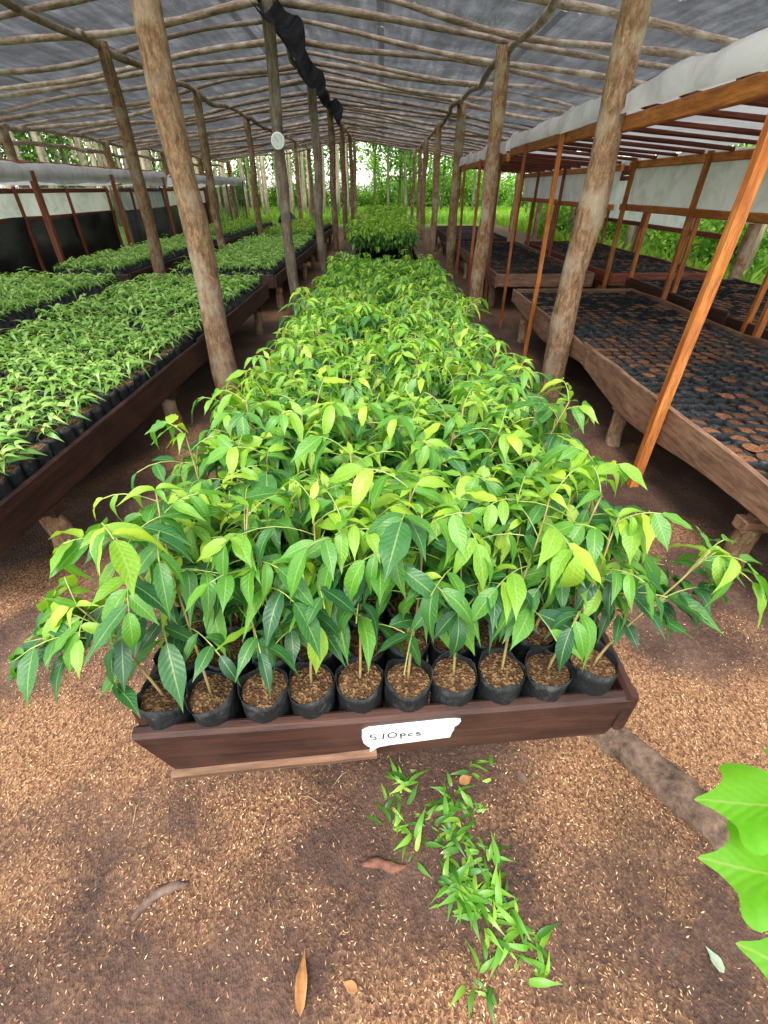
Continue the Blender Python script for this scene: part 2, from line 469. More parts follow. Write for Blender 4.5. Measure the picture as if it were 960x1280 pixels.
# ------------------------------------------------------------------ mesh helpers
class MB:
    def __init__(self):
        self.V = []; self.F = []; self.A = []; self.MI = []; self.n = 0

    def add(self, V, F, mi=0, A=None):
        V = np.asarray(V, float)
        o = self.n
        self.V.append(V)
        self.F.extend([tuple(i + o for i in f) for f in F])
        self.MI.extend([mi] * len(F))
        if A is None:
            A = np.zeros((len(V), 4))
        self.A.append(A)
        self.n += len(V)

    def tube(self, pts, rad, n=8, mi=0, jit=0.0, seed=0, cap=True):
        pts = [Vector(p) for p in pts]
        m = len(pts)
        rr = random.Random(seed)
        V = []
        up = Vector((0, 0, 1))
        d0 = (pts[-1] - pts[0]).normalized()
        if abs(d0.dot(up)) > .9:
            up = Vector((1, 0, 0))
        for i in range(m):
            d = (pts[min(i + 1, m - 1)] - pts[max(i - 1, 0)]).normalized()
            a = d.cross(up).normalized(); b = d.cross(a).normalized()
            r = rad[i] if hasattr(rad, '__len__') else rad
            for k in range(n):
                an = 2 * PI * k / n
                q = r * (1 + jit * (rr.random() - .5) * 2)
                V.append(pts[i] + a * (math.cos(an) * q) + b * (math.sin(an) * q))
        F = []
        for i in range(m - 1):
            for k in range(n):
                k2 = (k + 1) % n
                F.append((i * n + k, i * n + k2, (i + 1) * n + k2, (i + 1) * n + k))
        if cap:
            F.append(tuple(range(n - 1, -1, -1)))
            F.append(tuple((m - 1) * n + k for k in range(n)))
        self.add([tuple(v) for v in V], F, mi)

    def box(self, x0, x1, y0, y1, z0, z1, mi=0):
        V = [(x, y, z) for x in (x0, x1) for y in (y0, y1) for z in (z0, z1)]
        F = [(0, 1, 3, 2), (4, 6, 7, 5), (0, 4, 5, 1), (2, 3, 7, 6), (0, 2, 6, 4), (1, 5, 7, 3)]
        self.add(V, F, mi)

    def mesh(self, name, mats, smooth=True, attr=False):
        me = bpy.data.meshes.new(name)
        V = np.concatenate(self.V) if self.V else np.zeros((0, 3))
        me.from_pydata(V.tolist(), [], self.F)
        if not isinstance(mats, (list, tuple)):
            mats = [mats]
        for mt in mats:
            me.materials.append(mt)
        if len(mats) > 1:
            me.polygons.foreach_set('material_index', self.MI)
        if smooth:
            me.polygons.foreach_set('use_smooth', [True] * len(me.polygons))
        if attr:
            a = me.attributes.new('leafcol', 'FLOAT_COLOR', 'POINT')
            a.data.foreach_set('color', np.concatenate(self.A).astype(np.float32).ravel())
        me.update()
        return me


def obj(name, me, parent=None, loc=(0, 0, 0), rot=(0, 0, 0), scale=(1, 1, 1), kind=None):
    o = bpy.data.objects.new(name, me)
    o.location = loc
    o.rotation_euler = rot
    o.scale = scale
    if parent is not None:
        o.parent = parent
    if kind:
        o['kind'] = kind
    col.objects.link(o)
    return o


def tag(o, label, cat, group=None):
    o['label'] = label
    o['category'] = cat
    if group:
        o['group'] = group
    return o


def thing(name, label, cat, loc=(0, 0, 0), rot=(0, 0, 0), group=None):
    return tag(obj(name, None, None, loc, rot), label, cat, group)


def plank_mesh(L, H, T, mat, seed=0, wav=.006, wfreq=3.0, seg=None, bottom_curve=0.0, end_slant=(0, 0), top_wav=None):
    """board along local X (0..L), height Z (0..H), thickness Y (-T/2..T/2) with uneven edges and soft arrises"""
    seg = seg or max(4, int(L / .12))
    xs = np.linspace(0, L, seg + 1)
    tw = wav if top_wav is None else top_wav
    top = H + (fbm(xs * wfreq, xs * 0 + seed, seed, 3) - .5) * 2 * tw
    bot = (fbm(xs * wfreq, xs * 0 + seed + 9, seed + 5, 3) - .5) * 2 * wav - bottom_curve * np.sin(xs / L * PI * 2.0 + seed)
    oy = (fbm(xs * 1.3, xs * 0 + seed + 3, seed + 2, 2) - .5) * wav
    b = min(.008, T * .3)
    mb = MB()
    V = []
    for i, x in enumerate(xs):
        t = x / L
        zt, zb, y = top[i], bot[i], oy[i]
        sec = [(-T / 2 + b, zb), (T / 2 - b, zb), (T / 2, zb + b), (T / 2, zt - b), (T / 2 - b, zt), (-T / 2 + b, zt), (-T / 2, zt - b), (-T / 2, zb + b)]
        for (yy, zz) in sec:
            sx = end_slant[0] * (1 - t) * (1 - zz / H) + end_slant[1] * t * (1 - zz / H)
            V.append((x + sx, yy + y, zz))
    F = []
    for i in range(seg):
        for k in range(8):
            k2 = (k + 1) % 8
            F.append((i * 8 + k, (i + 1) * 8 + k, (i + 1) * 8 + k2, i * 8 + k2))
    F.append(tuple(range(8))); F.append(tuple(seg * 8 + k for k in range(7, -1, -1)))
    mb.add(V, F)
    return mb.mesh('plank', mat, smooth=False)


def log_mesh(L, r0, r1, mat, seed=0, crook=.03, axis='Z', n=12, seg=None, lump=.08):
    seg = seg or max(6, int(L / .18))
    rr = random.Random(seed)
    ph = [rr.random() * 6.28 for _ in range(6)]
    fr = [rr.uniform(.5, 1.1), rr.uniform(1.3, 2.2), rr.uniform(.5, 1.1), rr.uniform(1.3, 2.2)]
    pts = []; rad = []
    for i in range(seg + 1):
        t = i / seg
        e = math.sin(PI * t) ** .6 if 0 < t < 1 else 0
        a = crook * (math.sin(fr[0] * 6.28 * t + ph[0]) + .5 * math.sin(fr[1] * 6.28 * t + ph[1])) * e
        b = crook * (math.sin(fr[2] * 6.28 * t + ph[2]) + .5 * math.sin(fr[3] * 6.28 * t + ph[3])) * e
        pts.append((a, b, L * t) if axis == 'Z' else (L * t, a, b))
        r = r0 + (r1 - r0) * t
        rad.append(r * (1 + lump * math.sin(7.3 * t * L + ph[4]) * .5 + lump * (rr.random() - .5)))
    mb = MB()
    mb.tube(pts, rad, n, jit=lump * .6, seed=seed)
    return mb.mesh('log', mat)


def sheet_mesh(P, mat, name='sheet'):
    """P: (nu, nv, 3) grid of points"""
    nu, nv, _ = P.shape
    F = [(i * nv + j, (i + 1) * nv + j, (i + 1) * nv + j + 1, i * nv + j + 1) for i in range(nu - 1) for j in range(nv - 1)]
    mb = MB()
    mb.add(P.reshape(-1, 3), F)
    return mb.mesh(name, mat)


# ------------------------------------------------------------------ ground
def ground_h(x, y):
    near = np.exp(-((x / 5) ** 2 + ((y - 2) / 6) ** 2))
    h = (fbm(x * 1.6, y * 1.6, 11, 4) - .5) * .05
    h = h + (fbm(x * 9, y * 9, 21, 3) - .5) * .018
    h = h * near
    far = np.clip((np.abs(y) - 30) / 60, 0, 1) + np.clip((np.abs(x) - 20) / 60, 0, 1)
    return h + (fbm(x * .05, y * .05, 5, 3) - .5) * 2.0 * np.clip(far, 0, 1) - .005


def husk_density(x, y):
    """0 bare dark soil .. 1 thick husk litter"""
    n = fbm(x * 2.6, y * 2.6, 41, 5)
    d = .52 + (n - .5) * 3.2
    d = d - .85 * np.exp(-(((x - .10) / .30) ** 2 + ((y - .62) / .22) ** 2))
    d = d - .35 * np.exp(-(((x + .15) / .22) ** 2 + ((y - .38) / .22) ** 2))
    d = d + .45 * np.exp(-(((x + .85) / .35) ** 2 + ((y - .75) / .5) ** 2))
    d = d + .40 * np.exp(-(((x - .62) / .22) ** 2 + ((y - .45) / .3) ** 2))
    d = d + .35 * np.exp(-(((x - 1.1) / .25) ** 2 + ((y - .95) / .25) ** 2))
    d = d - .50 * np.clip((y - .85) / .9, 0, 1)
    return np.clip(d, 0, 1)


def axis_grid(a, b, fine, far_lo, far_hi, growth=1.13):
    xs = list(np.arange(a, b + 1e-6, fine))
    s = fine; x = a; lo = []
    while x > far_lo:
        s *= growth; x -= s; lo.append(x)
    s = fine; x = b; hi = []
    while x < far_hi:
        s *= growth; x += s; hi.append(x)
    return np.array(lo[::-1] + xs + hi)


gx = axis_grid(-1.7, 1.7, .022, -180, 180)
gy = axis_grid(-.2, 2.0, .022, -60, 260)
GX, GY = np.meshgrid(gx, gy, indexing='ij')
P = np.stack([GX, GY, ground_h(GX, GY)], -1)
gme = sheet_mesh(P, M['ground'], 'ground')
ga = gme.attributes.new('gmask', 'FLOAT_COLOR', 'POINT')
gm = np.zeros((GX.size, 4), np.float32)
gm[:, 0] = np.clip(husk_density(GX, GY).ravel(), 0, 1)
edge = fbm(GX * .5, GY * .5, 77, 3).ravel() * 3
gm[:, 1] = np.clip(np.maximum(np.maximum(GY.ravel() - 26.5, np.abs(GX.ravel() + .8) - 7.0), -8 - GY.ravel()) + edge - 1.5, 0, 1)
gm[:, 3] = 1
ga.data.foreach_set('color', gm.ravel())
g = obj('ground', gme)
g['kind'] = 'structure'

# rice husks lying loose on the soil in front of the trays: real slivers, uncountable
nh = 150000
hx = rng.uniform(-1.75, 1.75, nh); hy = rng.uniform(.08, 2.1, nh)
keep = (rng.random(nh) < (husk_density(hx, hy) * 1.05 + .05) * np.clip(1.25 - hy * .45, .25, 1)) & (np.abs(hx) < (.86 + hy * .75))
hx, hy = hx[keep], hy[keep]
nh = len(hx)
ang = rng.uniform(0, 2 * PI, nh); L = rng.uniform(.003, .0058, nh); W = L * rng.uniform(.22, .36, nh)
tilt = rng.normal(0, .35, nh)
hz = ground_h(hx, hy) + rng.uniform(.001, .004, nh)
ca, sa = np.cos(ang), np.sin(ang)
V = np.zeros((nh, 5, 3))
for k, (lx, ly, lz) in enumerate(((-1, 0, 0), (0, 1, -.1), (1, 0, 0), (0, -1, -.1), (0, 0, .7))):
    px = lx * L; py = ly * W; pz = lz * W + lx * L * np.sin(tilt)
    V[:, k, 0] = hx + ca * px - sa * py
    V[:, k, 1] = hy + sa * px + ca * py
    V[:, k, 2] = hz + pz
me = bpy.data.meshes.new('rice_husks')
base = (np.arange(nh) * 5)[:, None, None]
tri = np.array([[0, 3, 4], [3, 2, 4], [2, 1, 4], [1, 0, 4]])
F = (base + tri[None]).reshape(-1, 3)
me.vertices.add(nh * 5); me.vertices.foreach_set('co', V.ravel())
me.loops.add(F.size); me.loops.foreach_set('vertex_index', F.ravel().astype(np.int32))
me.polygons.add(len(F)); me.polygons.foreach_set('loop_start', np.arange(0, F.size, 3, dtype=np.int32))
me.update(calc_edges=True); me.validate()
a = me.attributes.new('leafcol', 'FLOAT_COLOR', 'POINT')
cc = np.zeros((nh, 5, 4), np.float32); cc[:, :, 0] = np.clip(rng.normal(.48, .30, nh), 0, 1)[:, None]
a.data.foreach_set('color', cc.ravel())
me.materials.append(M['husk'])
o = obj('rice_husks', me, kind='stuff')
tag(o, 'loose tan rice husks scattered over the brown soil', 'husks')


# ------------------------------------------------------------------ shade house
def roof_z(x):
    return 3.25 - (.117 * (-1.35 - x) if x < -1.35 else .125 * (x + 1.35))


shade = thing('shade_house', 'log framed shade house with crooked roof poles under black shade cloth', 'shade house')
ROW_Y = [3.9, 7.5, 11.3, 15.1, 18.9, 22.7, 26.4]
posts = [(-1.335, 3.77, .100, .076, 'bark'), (-1.285, 7.2, .074, .066, 'grey_bark'), (-1.316, 11.14, .085, .08, 'grey_bark'), (-1.38, 15.2, .085, .08, 'bark'),
         (-1.36, 19.0, .085, .08, 'bark'), (-1.32, 22.8, .08, .075, 'bark'), (-1.35, 26.4, .08, .075, 'bark'),
         (1.485, 3.93, .098, .086, 'bark'), (1.40, 7.46, .100, .085, 'bark'), (1.51, 11.7, .105, .09, 'bark'), (1.40, 15.1, .09, .085, 'bark'), (1.36, 18.9, .085, .08, 'bark'),
         (1.42, 22.7, .08, .075, 'bark'), (1.38, 26.4, .08, .075, 'bark')]
for y in (4.1, 7.8, 11.2, 15.1, 18.9, 22.7, 26.4):
    posts.append((-3.45 + random.uniform(-.05, .05), y, .088, .075, 'bark'))
    posts.append((-7.3 + random.uniform(-.08, .08), y + .15, .10, .09, 'bark'))
    posts.append((5.4, y, .09, .08, 'bark'))
for i, (x, y, r0, r1, mt) in enumerate(posts):
    top = roof_z(x) - .06
    obj('post', log_mesh(top + .12, r0, r1, M[mt], 100 + i, .022, n=14, lump=.10), shade, (x, y, -.12), (0, 0, i * 1.3))
# lengthwise beams, pole after pole, resting on the post rows
for bi, bx in enumerate((-3.45, -1.35, 1.45, 5.4, -7.3)):
    ys = [2.1] + ROW_Y[1:]
    for j in range(len(ys) - 1):
        L = ys[j + 1] - ys[j] + .35
        s = 300 + bi * 17 + j
        xo = random.uniform(-.03, .03)
        obj('beam', log_mesh(L, .048, .036, M['pole'], s, .05, 'X', 8), shade, (bx + xo, ys[j] - .15, roof_z(bx) - .075), (0, 0, PI / 2))
for j in range(5):     # second lower pole along the left eave
    obj('rail_pole', log_mesh(4.1, .042, .034, M['pole'], 390 + j, .05, 'X', 8), shade, (-7.42, 6.8 + j * 3.8, 2.28 - .04 * (j % 2)), (0, 0, PI / 2))
# rafters: crooked poles crossing from ridge to eave
raf_l = [log_mesh(6.45, .040, .024, M['pole'], 500 + k, .055, 'X', 8, seg=30, lump=.14) for k in range(7)]
raf_r = [log_mesh(7.15, .040, .024, M['pole'], 540 + k, .055, 'X', 8, seg=32, lump=.14) for k in range(7)]
y = 2.3; i = 0
while y < 26.8:
    flip = i % 2
    al = math.atan(.117); ar = math.atan(.125)
    jl, jr = random.uniform(-.02, .02), random.uniform(-.02, .02)
    if flip:
        obj('rafter', raf_l[i % 7], shade, (-1.25, y + random.uniform(-.06, .06), 3.235), (random.random() * 6, 0, PI + jl))
    else:
        obj('rafter', raf_l[i % 7], shade, (-7.65, y + random.uniform(-.06, .06), roof_z(-7.65)), (random.random() * 6, 0, jl))
    o = bpy.data.objects[shade.children[-1].name] if False else col.objects[-1]
    o.rotation_euler = Euler((0, (al if flip else -al), (PI if flip else 0) + jl))
    if flip:
        o = obj('rafter', raf_r[(i + 3) % 7], shade, (-1.45, y + random.uniform(-.05, .05), 3.255), (0, ar, jr))
    else:
        o = obj('rafter', raf_r[(i + 3) % 7], shade, (5.6, y + random.uniform(-.05, .05), roof_z(5.6)), (0, -ar, PI + jr))
    y += random.uniform(.62, .86); i += 1
# shade cloth, sagging a little between the poles
for side in (0, 1):
    xs = np.linspace(-1.35, -7.8 if side == 0 else 5.8, 26)
    ys = np.arange(1.9, 27.3, .24)
    X, Y = np.meshgrid(xs, ys, indexing='ij')
    Z = np.vectorize(roof_z)(X) + .055 + (fbm(X * 1.3, Y * 1.3, 60 + side, 3) - .5) * .05
    obj('shade_net', sheet_mesh(np.stack([X, Y, Z], -1), M['net']), shade)
# torn dark strip of folded cloth hanging along the ridge
us = np.linspace(0, 1, 40); vs = np.linspace(0, 1, 9)
U, Vv = np.meshgrid(us, vs, indexing='ij')
X = -1.33 + (Vv - .35) * (.34 + .12 * np.sin(U * 17)) + .05 * np.sin(U * 9)
Y = 6.9 + U * 9.5
Z = 3.16 - .17 * np.sin(Vv * PI) * (.5 + fbm(U * 9, Vv * 2, 3, 3)) - (.10 + .10 * np.sin(U * 40)) * Vv * (fbm(U * 6, Vv * 0, 8, 2)) 
obj('ridge_strip', sheet_mesh(np.stack([X, Y, Z], -1), M['dense_net']), shade)

# round white dial on the post beside the second tray
dial = thing('wall_dial', 'small round white dial gauge fixed to a slim roof post', 'gauge', (-1.285 + .0, 7.2 - .095, 1.965), (R(90), 0, R(-8)))
mb = MB()
n = 28
V = []; F = []
prof = [(.0, .0), (.078, .0), (.086, .008), (.086, .022), (.078, .03), (.070, .026)]
for r, z in prof:
    for k in range(n):
        V.append((r * math.cos(2 * PI * k / n), r * math.sin(2 * PI * k / n), z))
for i in range(len(prof) - 1):
    for k in range(n):
        k2 = (k + 1) % n
        F.append((i * n + k, i * n + k2, (i + 1) * n + k2, (i + 1) * n + k))
mb.add(V, F); obj('rim', mb.mesh('rim', M['dial_rim']), dial)
mb = MB()
mb.add([(.071 * math.cos(2 * PI * k / n), .071 * math.sin(2 * PI * k / n), .0265) for k in range(n)], [tuple(range(n))])
face = obj('face', mb.mesh('face', M['dial_face'], smooth=False), dial)
mb = MB()
for k in range(12):
    an = k * PI / 6
    c, s = math.cos(an), math.sin(an)
    mb.add([(c * .053 - s * .002, s * .053 + c * .002, .0275), (c * .064 - s * .002, s * .064 + c * .002, .0275), (c * .064 + s * .002, s * .064 - c * .002, .0275), (c * .053 + s * .002, s * .053 - c * .002, .0275)], [(3, 2, 1, 0)])
obj('scale_marks', mb.mesh('marks', M['ink'], smooth=False), face)
mb = MB(); mb.box(-.002, .002, -.012, .05, .0275, .0295)
obj('needle', mb.mesh('needle', M['ink'], smooth=False), dial, rot=(0, 0, .6))

# ------------------------------------------------------------------ potting bags
def bag_mesh(seed, r=.047, h=.15, n=22, top_noise=.0075, taper=.93):
    rr = random.Random(seed)
    ph = [rr.random() * 6.28 for _ in range(6)]
    prof = [(0, taper - .10, 0), (0, taper, .006), (1, taper, .04), (1, .97, .085), (1, 1.0, .125), (2, 1.02, h)]
    V = []; F = []
    rows = []
    for (kind, q, z) in prof:
        row = []
        for k in range(n):
            a = 2 * PI * k / n
            w = 1 + (.030 * math.sin(3 * a + ph[0] + z * 22) + .022 * math.sin(5 * a + ph[1] - z * 30) + rr.uniform(-.026, .026)) * (kind > 0)
            zz = z + (top_noise * (math.sin(2 * a + ph[2]) + .6 * math.sin(5 * a + ph[3])) if kind == 2 else 0)
            row.append(len(V)); V.append((r * q * w * math.cos(a), r * q * w * math.sin(a), zz))
        rows.append(row)
    for (q, dz) in ((.965, -.002), (.93, -.030)):
        row = []
        for k, src in enumerate(rows[5]):
            x, y, z = V[src]
            row.append(len(V)); V.append((x * q, y * q, (z if dz > -.01 else h) + dz))
        rows.append(row)
    for i in range(len(rows) - 1):
        for k in range(n):
            k2 = (k + 1) % n
            F.append((rows[i][k], rows[i][k2], rows[i + 1][k2], rows[i + 1][k]))
    F.append(tuple(reversed(rows[0])))
    mb = MB(); mb.add(V, F)
    return mb.mesh('bag', M['bag'])


def soil_mesh(seed, r=.0445, z=.134, n=14, mat='soil', lump=.005):
    rr = random.Random(seed)
    V = [(0, 0, z + lump)]; F = []
    for j, q in enumerate((.35, .7, 1.0)):
        for k in range(n):
            a = 2 * PI * k / n
            V.append((r * q * math.cos(a), r * q * math.sin(a), z + rr.uniform(-lump, lump) * (1 - .3 * q) + lump * (1 - q)))
    for k in range(n):
        k2 = (k + 1) % n
        F.append((0, 1 + k, 1 + k2))
        for j in range(2):
            F.append((1 + j * n + k, 1 + (j + 1) * n + k, 1 + (j + 1) * n + k2, 1 + j * n + k2))
    mb = MB(); mb.add(V, F)
    return mb.mesh('soil', M[mat])


BAGS = [bag_mesh(k) for k in range(6)]
SOILS = [soil_mesh(k) for k in range(5)]


def bag_low(r=.047, h=.15, n=7, soil=.13):
    """cheap bag for the mass of far ones: returns V, F(bag), F(soil)"""
    V = []; F = []; S = []
    for q, z in ((.88, 0), (.97, .07), (1.02, h), (.93, soil)):
        for k in range(n):
            a = 2 * PI * k / n
            V.append((r * q * math.cos(a), r * q * math.sin(a), z))
    for i in range(3):
        for k in range(n):
            k2 = (k + 1) % n
            F.append((i * n + k, i * n + k2, (i + 1) * n + k2, (i + 1) * n + k))
    S.append(tuple(3 * n + k for k in range(n)))
    return np.array(V), F, S


# ------------------------------------------------------------------ leaves
def leaf_geo(nst=8, wide=.40, droop=.25, fold=.16, curl=0.0, wav=.0, cols=2, seed=0, tip=1.0):
    """unit leaf along +Y; returns V, F, A(across, along)"""
    V = []; F = []; AC = []; AL = []
    rr = random.Random(seed)
    ts = np.linspace(0, 1, nst)
    rows = []
    for i, t in enumerate(ts):
        w = wide / 2 * (math.sin(PI * min(1, t ** .80)) ** .85) if 0 < t < 1 else 0
        if t > .62:
            w *= 1 - .62 * tip * ((t - .62) / .38) ** .8
        zc = -droop * t * t + .10 * droop * math.sin(t * PI)
        yc = t - .22 * droop * droop * t * t * 1.5
        if i in (0, nst - 1):
            rows.append([len(V)]); V.append((curl * t * t, yc, zc)); AC.append(0); AL.append(t)
            continue
        row = []
        for k in range(-cols, cols + 1):
            q = k / cols
            wv = wav * math.sin(t * 17 + q * 2 + seed) * abs(q)
            row.append(len(V))
            V.append((q * w + curl * t * t, yc - .02 * abs(q), zc + fold * abs(q) * w * 2 * (1 - .35 * abs(q)) + wv))
            AC.append(abs(q)); AL.append(t)
        rows.append(row)
    for i in range(nst - 1):
        a, b = rows[i], rows[i + 1]
        if len(a) == 1:
            for k in range(len(b) - 1):
                F.append((a[0], b[k + 1], b[k]))
        elif len(b) == 1:
            for k in range(len(a) - 1):
                F.append((a[k], a[k + 1], b[0]))
        else:
            for k in range(len(a) - 1):
                F.append((a[k], a[k + 1], b[k + 1], b[k]))
    return np.array(V), F, np.array(AC), np.array(AL)


LEAFGEO = [leaf_geo(11, .42, .22, .18, .06, .014, 2, 1), leaf_geo(11, .36, .45, .26, -.07, .016, 2, 2),
           leaf_geo(11, .45, .12, .10, .04, .020, 2, 3), leaf_geo(11, .34, .70, .22, .09, .012, 2, 4)]
LEAFLOW = [leaf_geo(4, .44, .22, .18, .05, 0, 1, 1), leaf_geo(4, .38, .42, .24, -.06, 0, 1, 2),
           leaf_geo(4, .46, .12, .12, .03, 0, 1, 3), leaf_geo(4, .34, .60, .20, .08, 0, 1, 4)]
NARROW = [leaf_geo(7, .36, .75, .15, .04, 0, 1, 5), leaf_geo(7, .32, 1.05, .15, -.05, 0, 1, 6)]
NARROWLOW = [leaf_geo(5, .38, .75, .15, .04, 0, 1, 5), leaf_geo(5, .34, 1.05, .15, -.05, 0, 1, 6)]
TONES = (.05, .22, .40, .62, .88)


def add_leaf(mb, geo, mat4, tone, mi=0, rnd=None):
    V, F, AC, AL = geo
    m = np.array(mat4)
    W = V @ m[:3, :3].T + m[:3, 3]
    A = np.zeros((len(V), 4)); A[:, 0] = tone; A[:, 1] = AC; A[:, 2] = AL; A[:, 3] = random.random() if rnd is None else rnd
    mb.add(W, F, mi, A)


def leaf_mesh(geo, tone, mat):
    mb = MB(); add_leaf(mb, geo, Matrix.Identity(4), tone, rnd=0)
    return mb.mesh('leaf', mat, attr=True)


LEAFMESH = [[leaf_mesh(gq, t, M['leaf']) for t in TONES] for gq in LEAFGEO]
SMALLMESH = [[leaf_mesh(gq, t, M['small_leaf']) for t in (.2, .5, .8)] for gq in NARROW]


def leaf_matrix(base, d, size, roll=0.0, width=1.0):
    d = Vector(d).normalized()
    up = Vector((0, 0, 1))
    if abs(d.z) > .97:
        up = Vector((1, 0, 0))
    x = d.cross(up).normalized()
    z = x.cross(d).normalized()
    m3 = Matrix((x * size * width, d * size, z * size)).transposed()
    rot = Matrix.Rotation(roll, 3, 'Y')
    m = (m3 @ rot).to_4x4()
    m.translation = Vector(base)
    return m


PH = .15


def seedling_plan(seed, h=.38, lean=(0, 0), nb=8, reach=1.0, bare=.36, young=.85, size=1.0, bias=None):
    """stem, leaf stalks and leaf placements of one tall seedling, bag base at the origin"""
    rr = random.Random(seed)
    ph = [rr.random() * 6.28 for _ in range(4)]
    z0 = PH - .03

    def stem(t):
        k = t ** 1.4
        return Vector((lean[0] * k + .010 * math.sin(5 * t + ph[0]) * t, lean[1] * k + .010 * math.sin(4.3 * t + ph[1]) * t,
                       z0 + h * t * (1 - .12 * (abs(lean[0]) + abs(lean[1])) * t)))
    spts = [stem(i / 9) for i in range(10)]
    stalks = []; leaves = []
    az0 = rr.random() * 6.28
    for k in range(nb):
        t = bare + (.98 - bare) * k / (nb - 1) + rr.uniform(-.03, .03)
        t = min(t, .99)
        az = az0 + k * 2.399 + rr.uniform(-.4, .4)
        if bias is not None and rr.random() < .55:
            az = bias + rr.uniform(-.9, .9)
        el = R(rr.uniform(18, 55))
        Lr = (.075 + .065 * rr.random()) * reach * (1.0 if t < .85 else .72)
        p = stem(t); pts = [p]
        nseg = 5
        for q in range(nseg):
            e = el - R(62) * (q / nseg) ** 1.3
            d = Vector((math.cos(az) * math.cos(e), math.sin(az) * math.cos(e), math.sin(e)))
            p = p + d * (Lr / nseg); pts.append(p)
        stalks.append(pts)
        nl = rr.choice((3, 4, 5, 5, 6))
        for q in range(nl):
            last = q == nl - 1
            s = .38 + .62 * q / (nl - 1)
            f = s * nseg; i0 = min(int(f), nseg - 1)
            b = pts[i0].lerp(pts[i0 + 1], f - i0)
            e0 = el - R(62) * s
            side = (1 if q % 2 else -1)
            da = az + (0 if last else side * R(rr.uniform(38, 72)))
            e = e0 * .4 - R(rr.uniform(-8, 36)) - (R(12) if last else 0)
            if t > .8:
                e -= R(rr.uniform(-6, 22))
            d = Vector((math.cos(da) * math.cos(e), math.sin(da) * math.cos(e), math.sin(e)))
            sz = rr.uniform(.058, .098) * size * (1.12 if last else 1) * (.85 if t > .88 else 1)
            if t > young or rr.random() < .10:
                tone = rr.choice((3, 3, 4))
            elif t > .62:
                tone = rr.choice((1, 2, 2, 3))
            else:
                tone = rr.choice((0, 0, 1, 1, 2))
            leaves.append((leaf_matrix(b, d, sz, R(rr.uniform(-26, 26)), rr.uniform(.70, .98)), rr.randrange(4), tone))
    top = stem(1.0)
    for q in range(rr.choice((2, 3, 3))):
        a = rr.random() * 6.28; e = R(rr.uniform(-15, 45))
        d = Vector((math.cos(a) * math.cos(e), math.sin(a) * math.cos(e), math.sin(e)))
        leaves.append((leaf_matrix(top, d, rr.uniform(.035, .06) * size, R(rr.uniform(-30, 30)), .8), rr.randrange(4), rr.choice((3, 4))))
    return spts, stalks, leaves


def stem_mesh(plan, r=.0034, n=6, low=False):
    spts, stalks, _ = plan
    mb = MB()
    mb.tube(spts, [r * (1 - .55 * i / 9) for i in range(10)], n, 0, .06)
    for s in stalks:
        mb.tube(s if not low else s[::2] + [s[-1]] if len(s) % 2 == 0 else s[::2], .0012, 3 if low else 4, 1, cap=False)
    return mb.mesh('stem', [M['stem'], M['rachis']])


def foliage_mesh(plan, geos):
    mb = MB()
    for (m, k, t) in plan[2]:
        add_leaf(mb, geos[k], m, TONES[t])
    return mb.mesh('foliage', M['leaf'], attr=True)


PLANS = [seedling_plan(900 + k, h=.26 + .09 * ((k * 5) % 7) / 7, lean=(random.uniform(-.06, .06), random.uniform(-.06, .06)), nb=7 + k % 3) for k in range(14)]
STEMS = [stem_mesh(p) for p in PLANS]
FOLI = [foliage_mesh(p, LEAFLOW) for p in PLANS]


# ------------------------------------------------------------------ trays
def make_tray(label, x0, x1, y0, y1, ztop, H, deck, board, legs=True, seed=0, live=False, split=2, front=True, group=None, skew=0.0, legmat='bark'):
    t = thing('seedling_tray', label, 'nursery tray', (0, 0, 0), group=group)
    T = .026
    zb = ztop - H
    # long boards, each of a few planks that lap at their ends
    for si, x in enumerate((x0, x1)):
        out = -1 if si == 0 else 1
        yy0 = y0 + skew * x + (.055 if skew and si == 0 else 0); L = (y1 - yy0 + skew * x) / split
        for k in range(split):
            me = plank_mesh(L + .10, H + random.uniform(-.012, .02), T, M[board], seed + si * 10 + k, .012 if not live else .022, 1.3,
                            bottom_curve=(.045 if live else 0), seg=26)
            obj('side_board', me, t, (x + out * .003 * k, yy0 + k * L - (.05 if k else 0), zb + random.uniform(-.008, .008)), (0, 0, PI / 2 + random.uniform(-.004, .004)))
    W = x1 - x0
    for ei, y in enumerate((y0, y1)):
        if ei == 0 and not front:
            continue
        me = plank_mesh(W - T - .004, H, T, M[board], seed + 30 + ei, .006, 2.0)
        obj('end_board', me, t, (x0 + T / 2 + .002, y + skew * x0, zb), (0, 0, math.atan(skew)))
    # deck planks
    nd = 5
    dw = (W - T * 2) / nd
    for k in range(nd):
        mb = MB(); mb.box(x0 + T + k * dw + .006, x0 + T + (k + 1) * dw - .006, y0 + T + skew * (x0 + T + (k + .5) * dw), y1 - T, deck - .022, deck)
        obj('deck_plank', mb.mesh('deck', M[board], smooth=False), t)
    # cross bearers and stub legs
    nb = max(3, int((y1 - y0) / 1.55) + 1)
    for k in range(nb):
        y = y0 + .42 + (y1 - y0 - .84) * k / (nb - 1)
        mb = MB(); mb.box(x0 - .01, x1 + .01, y - .035, y + .035, zb - .055, zb - .003)
        mb2 = MB(); mb2.box(x0 + T, x1 - T, y - .02, y + .02, zb - .01, deck - .021)
        obj('bearer', mb.mesh('bearer', M[board], smooth=False), t)
        obj('spacer', mb2.mesh('spacer', M[board], smooth=False), t)
        for x in (x0 + .05, x1 - .05):
            obj('leg', log_mesh(zb - .045 + .06, .055, .05, M[legmat], seed + k * 3 + int(x * 10), .008, n=10), t, (x, y, -.06))
    return t


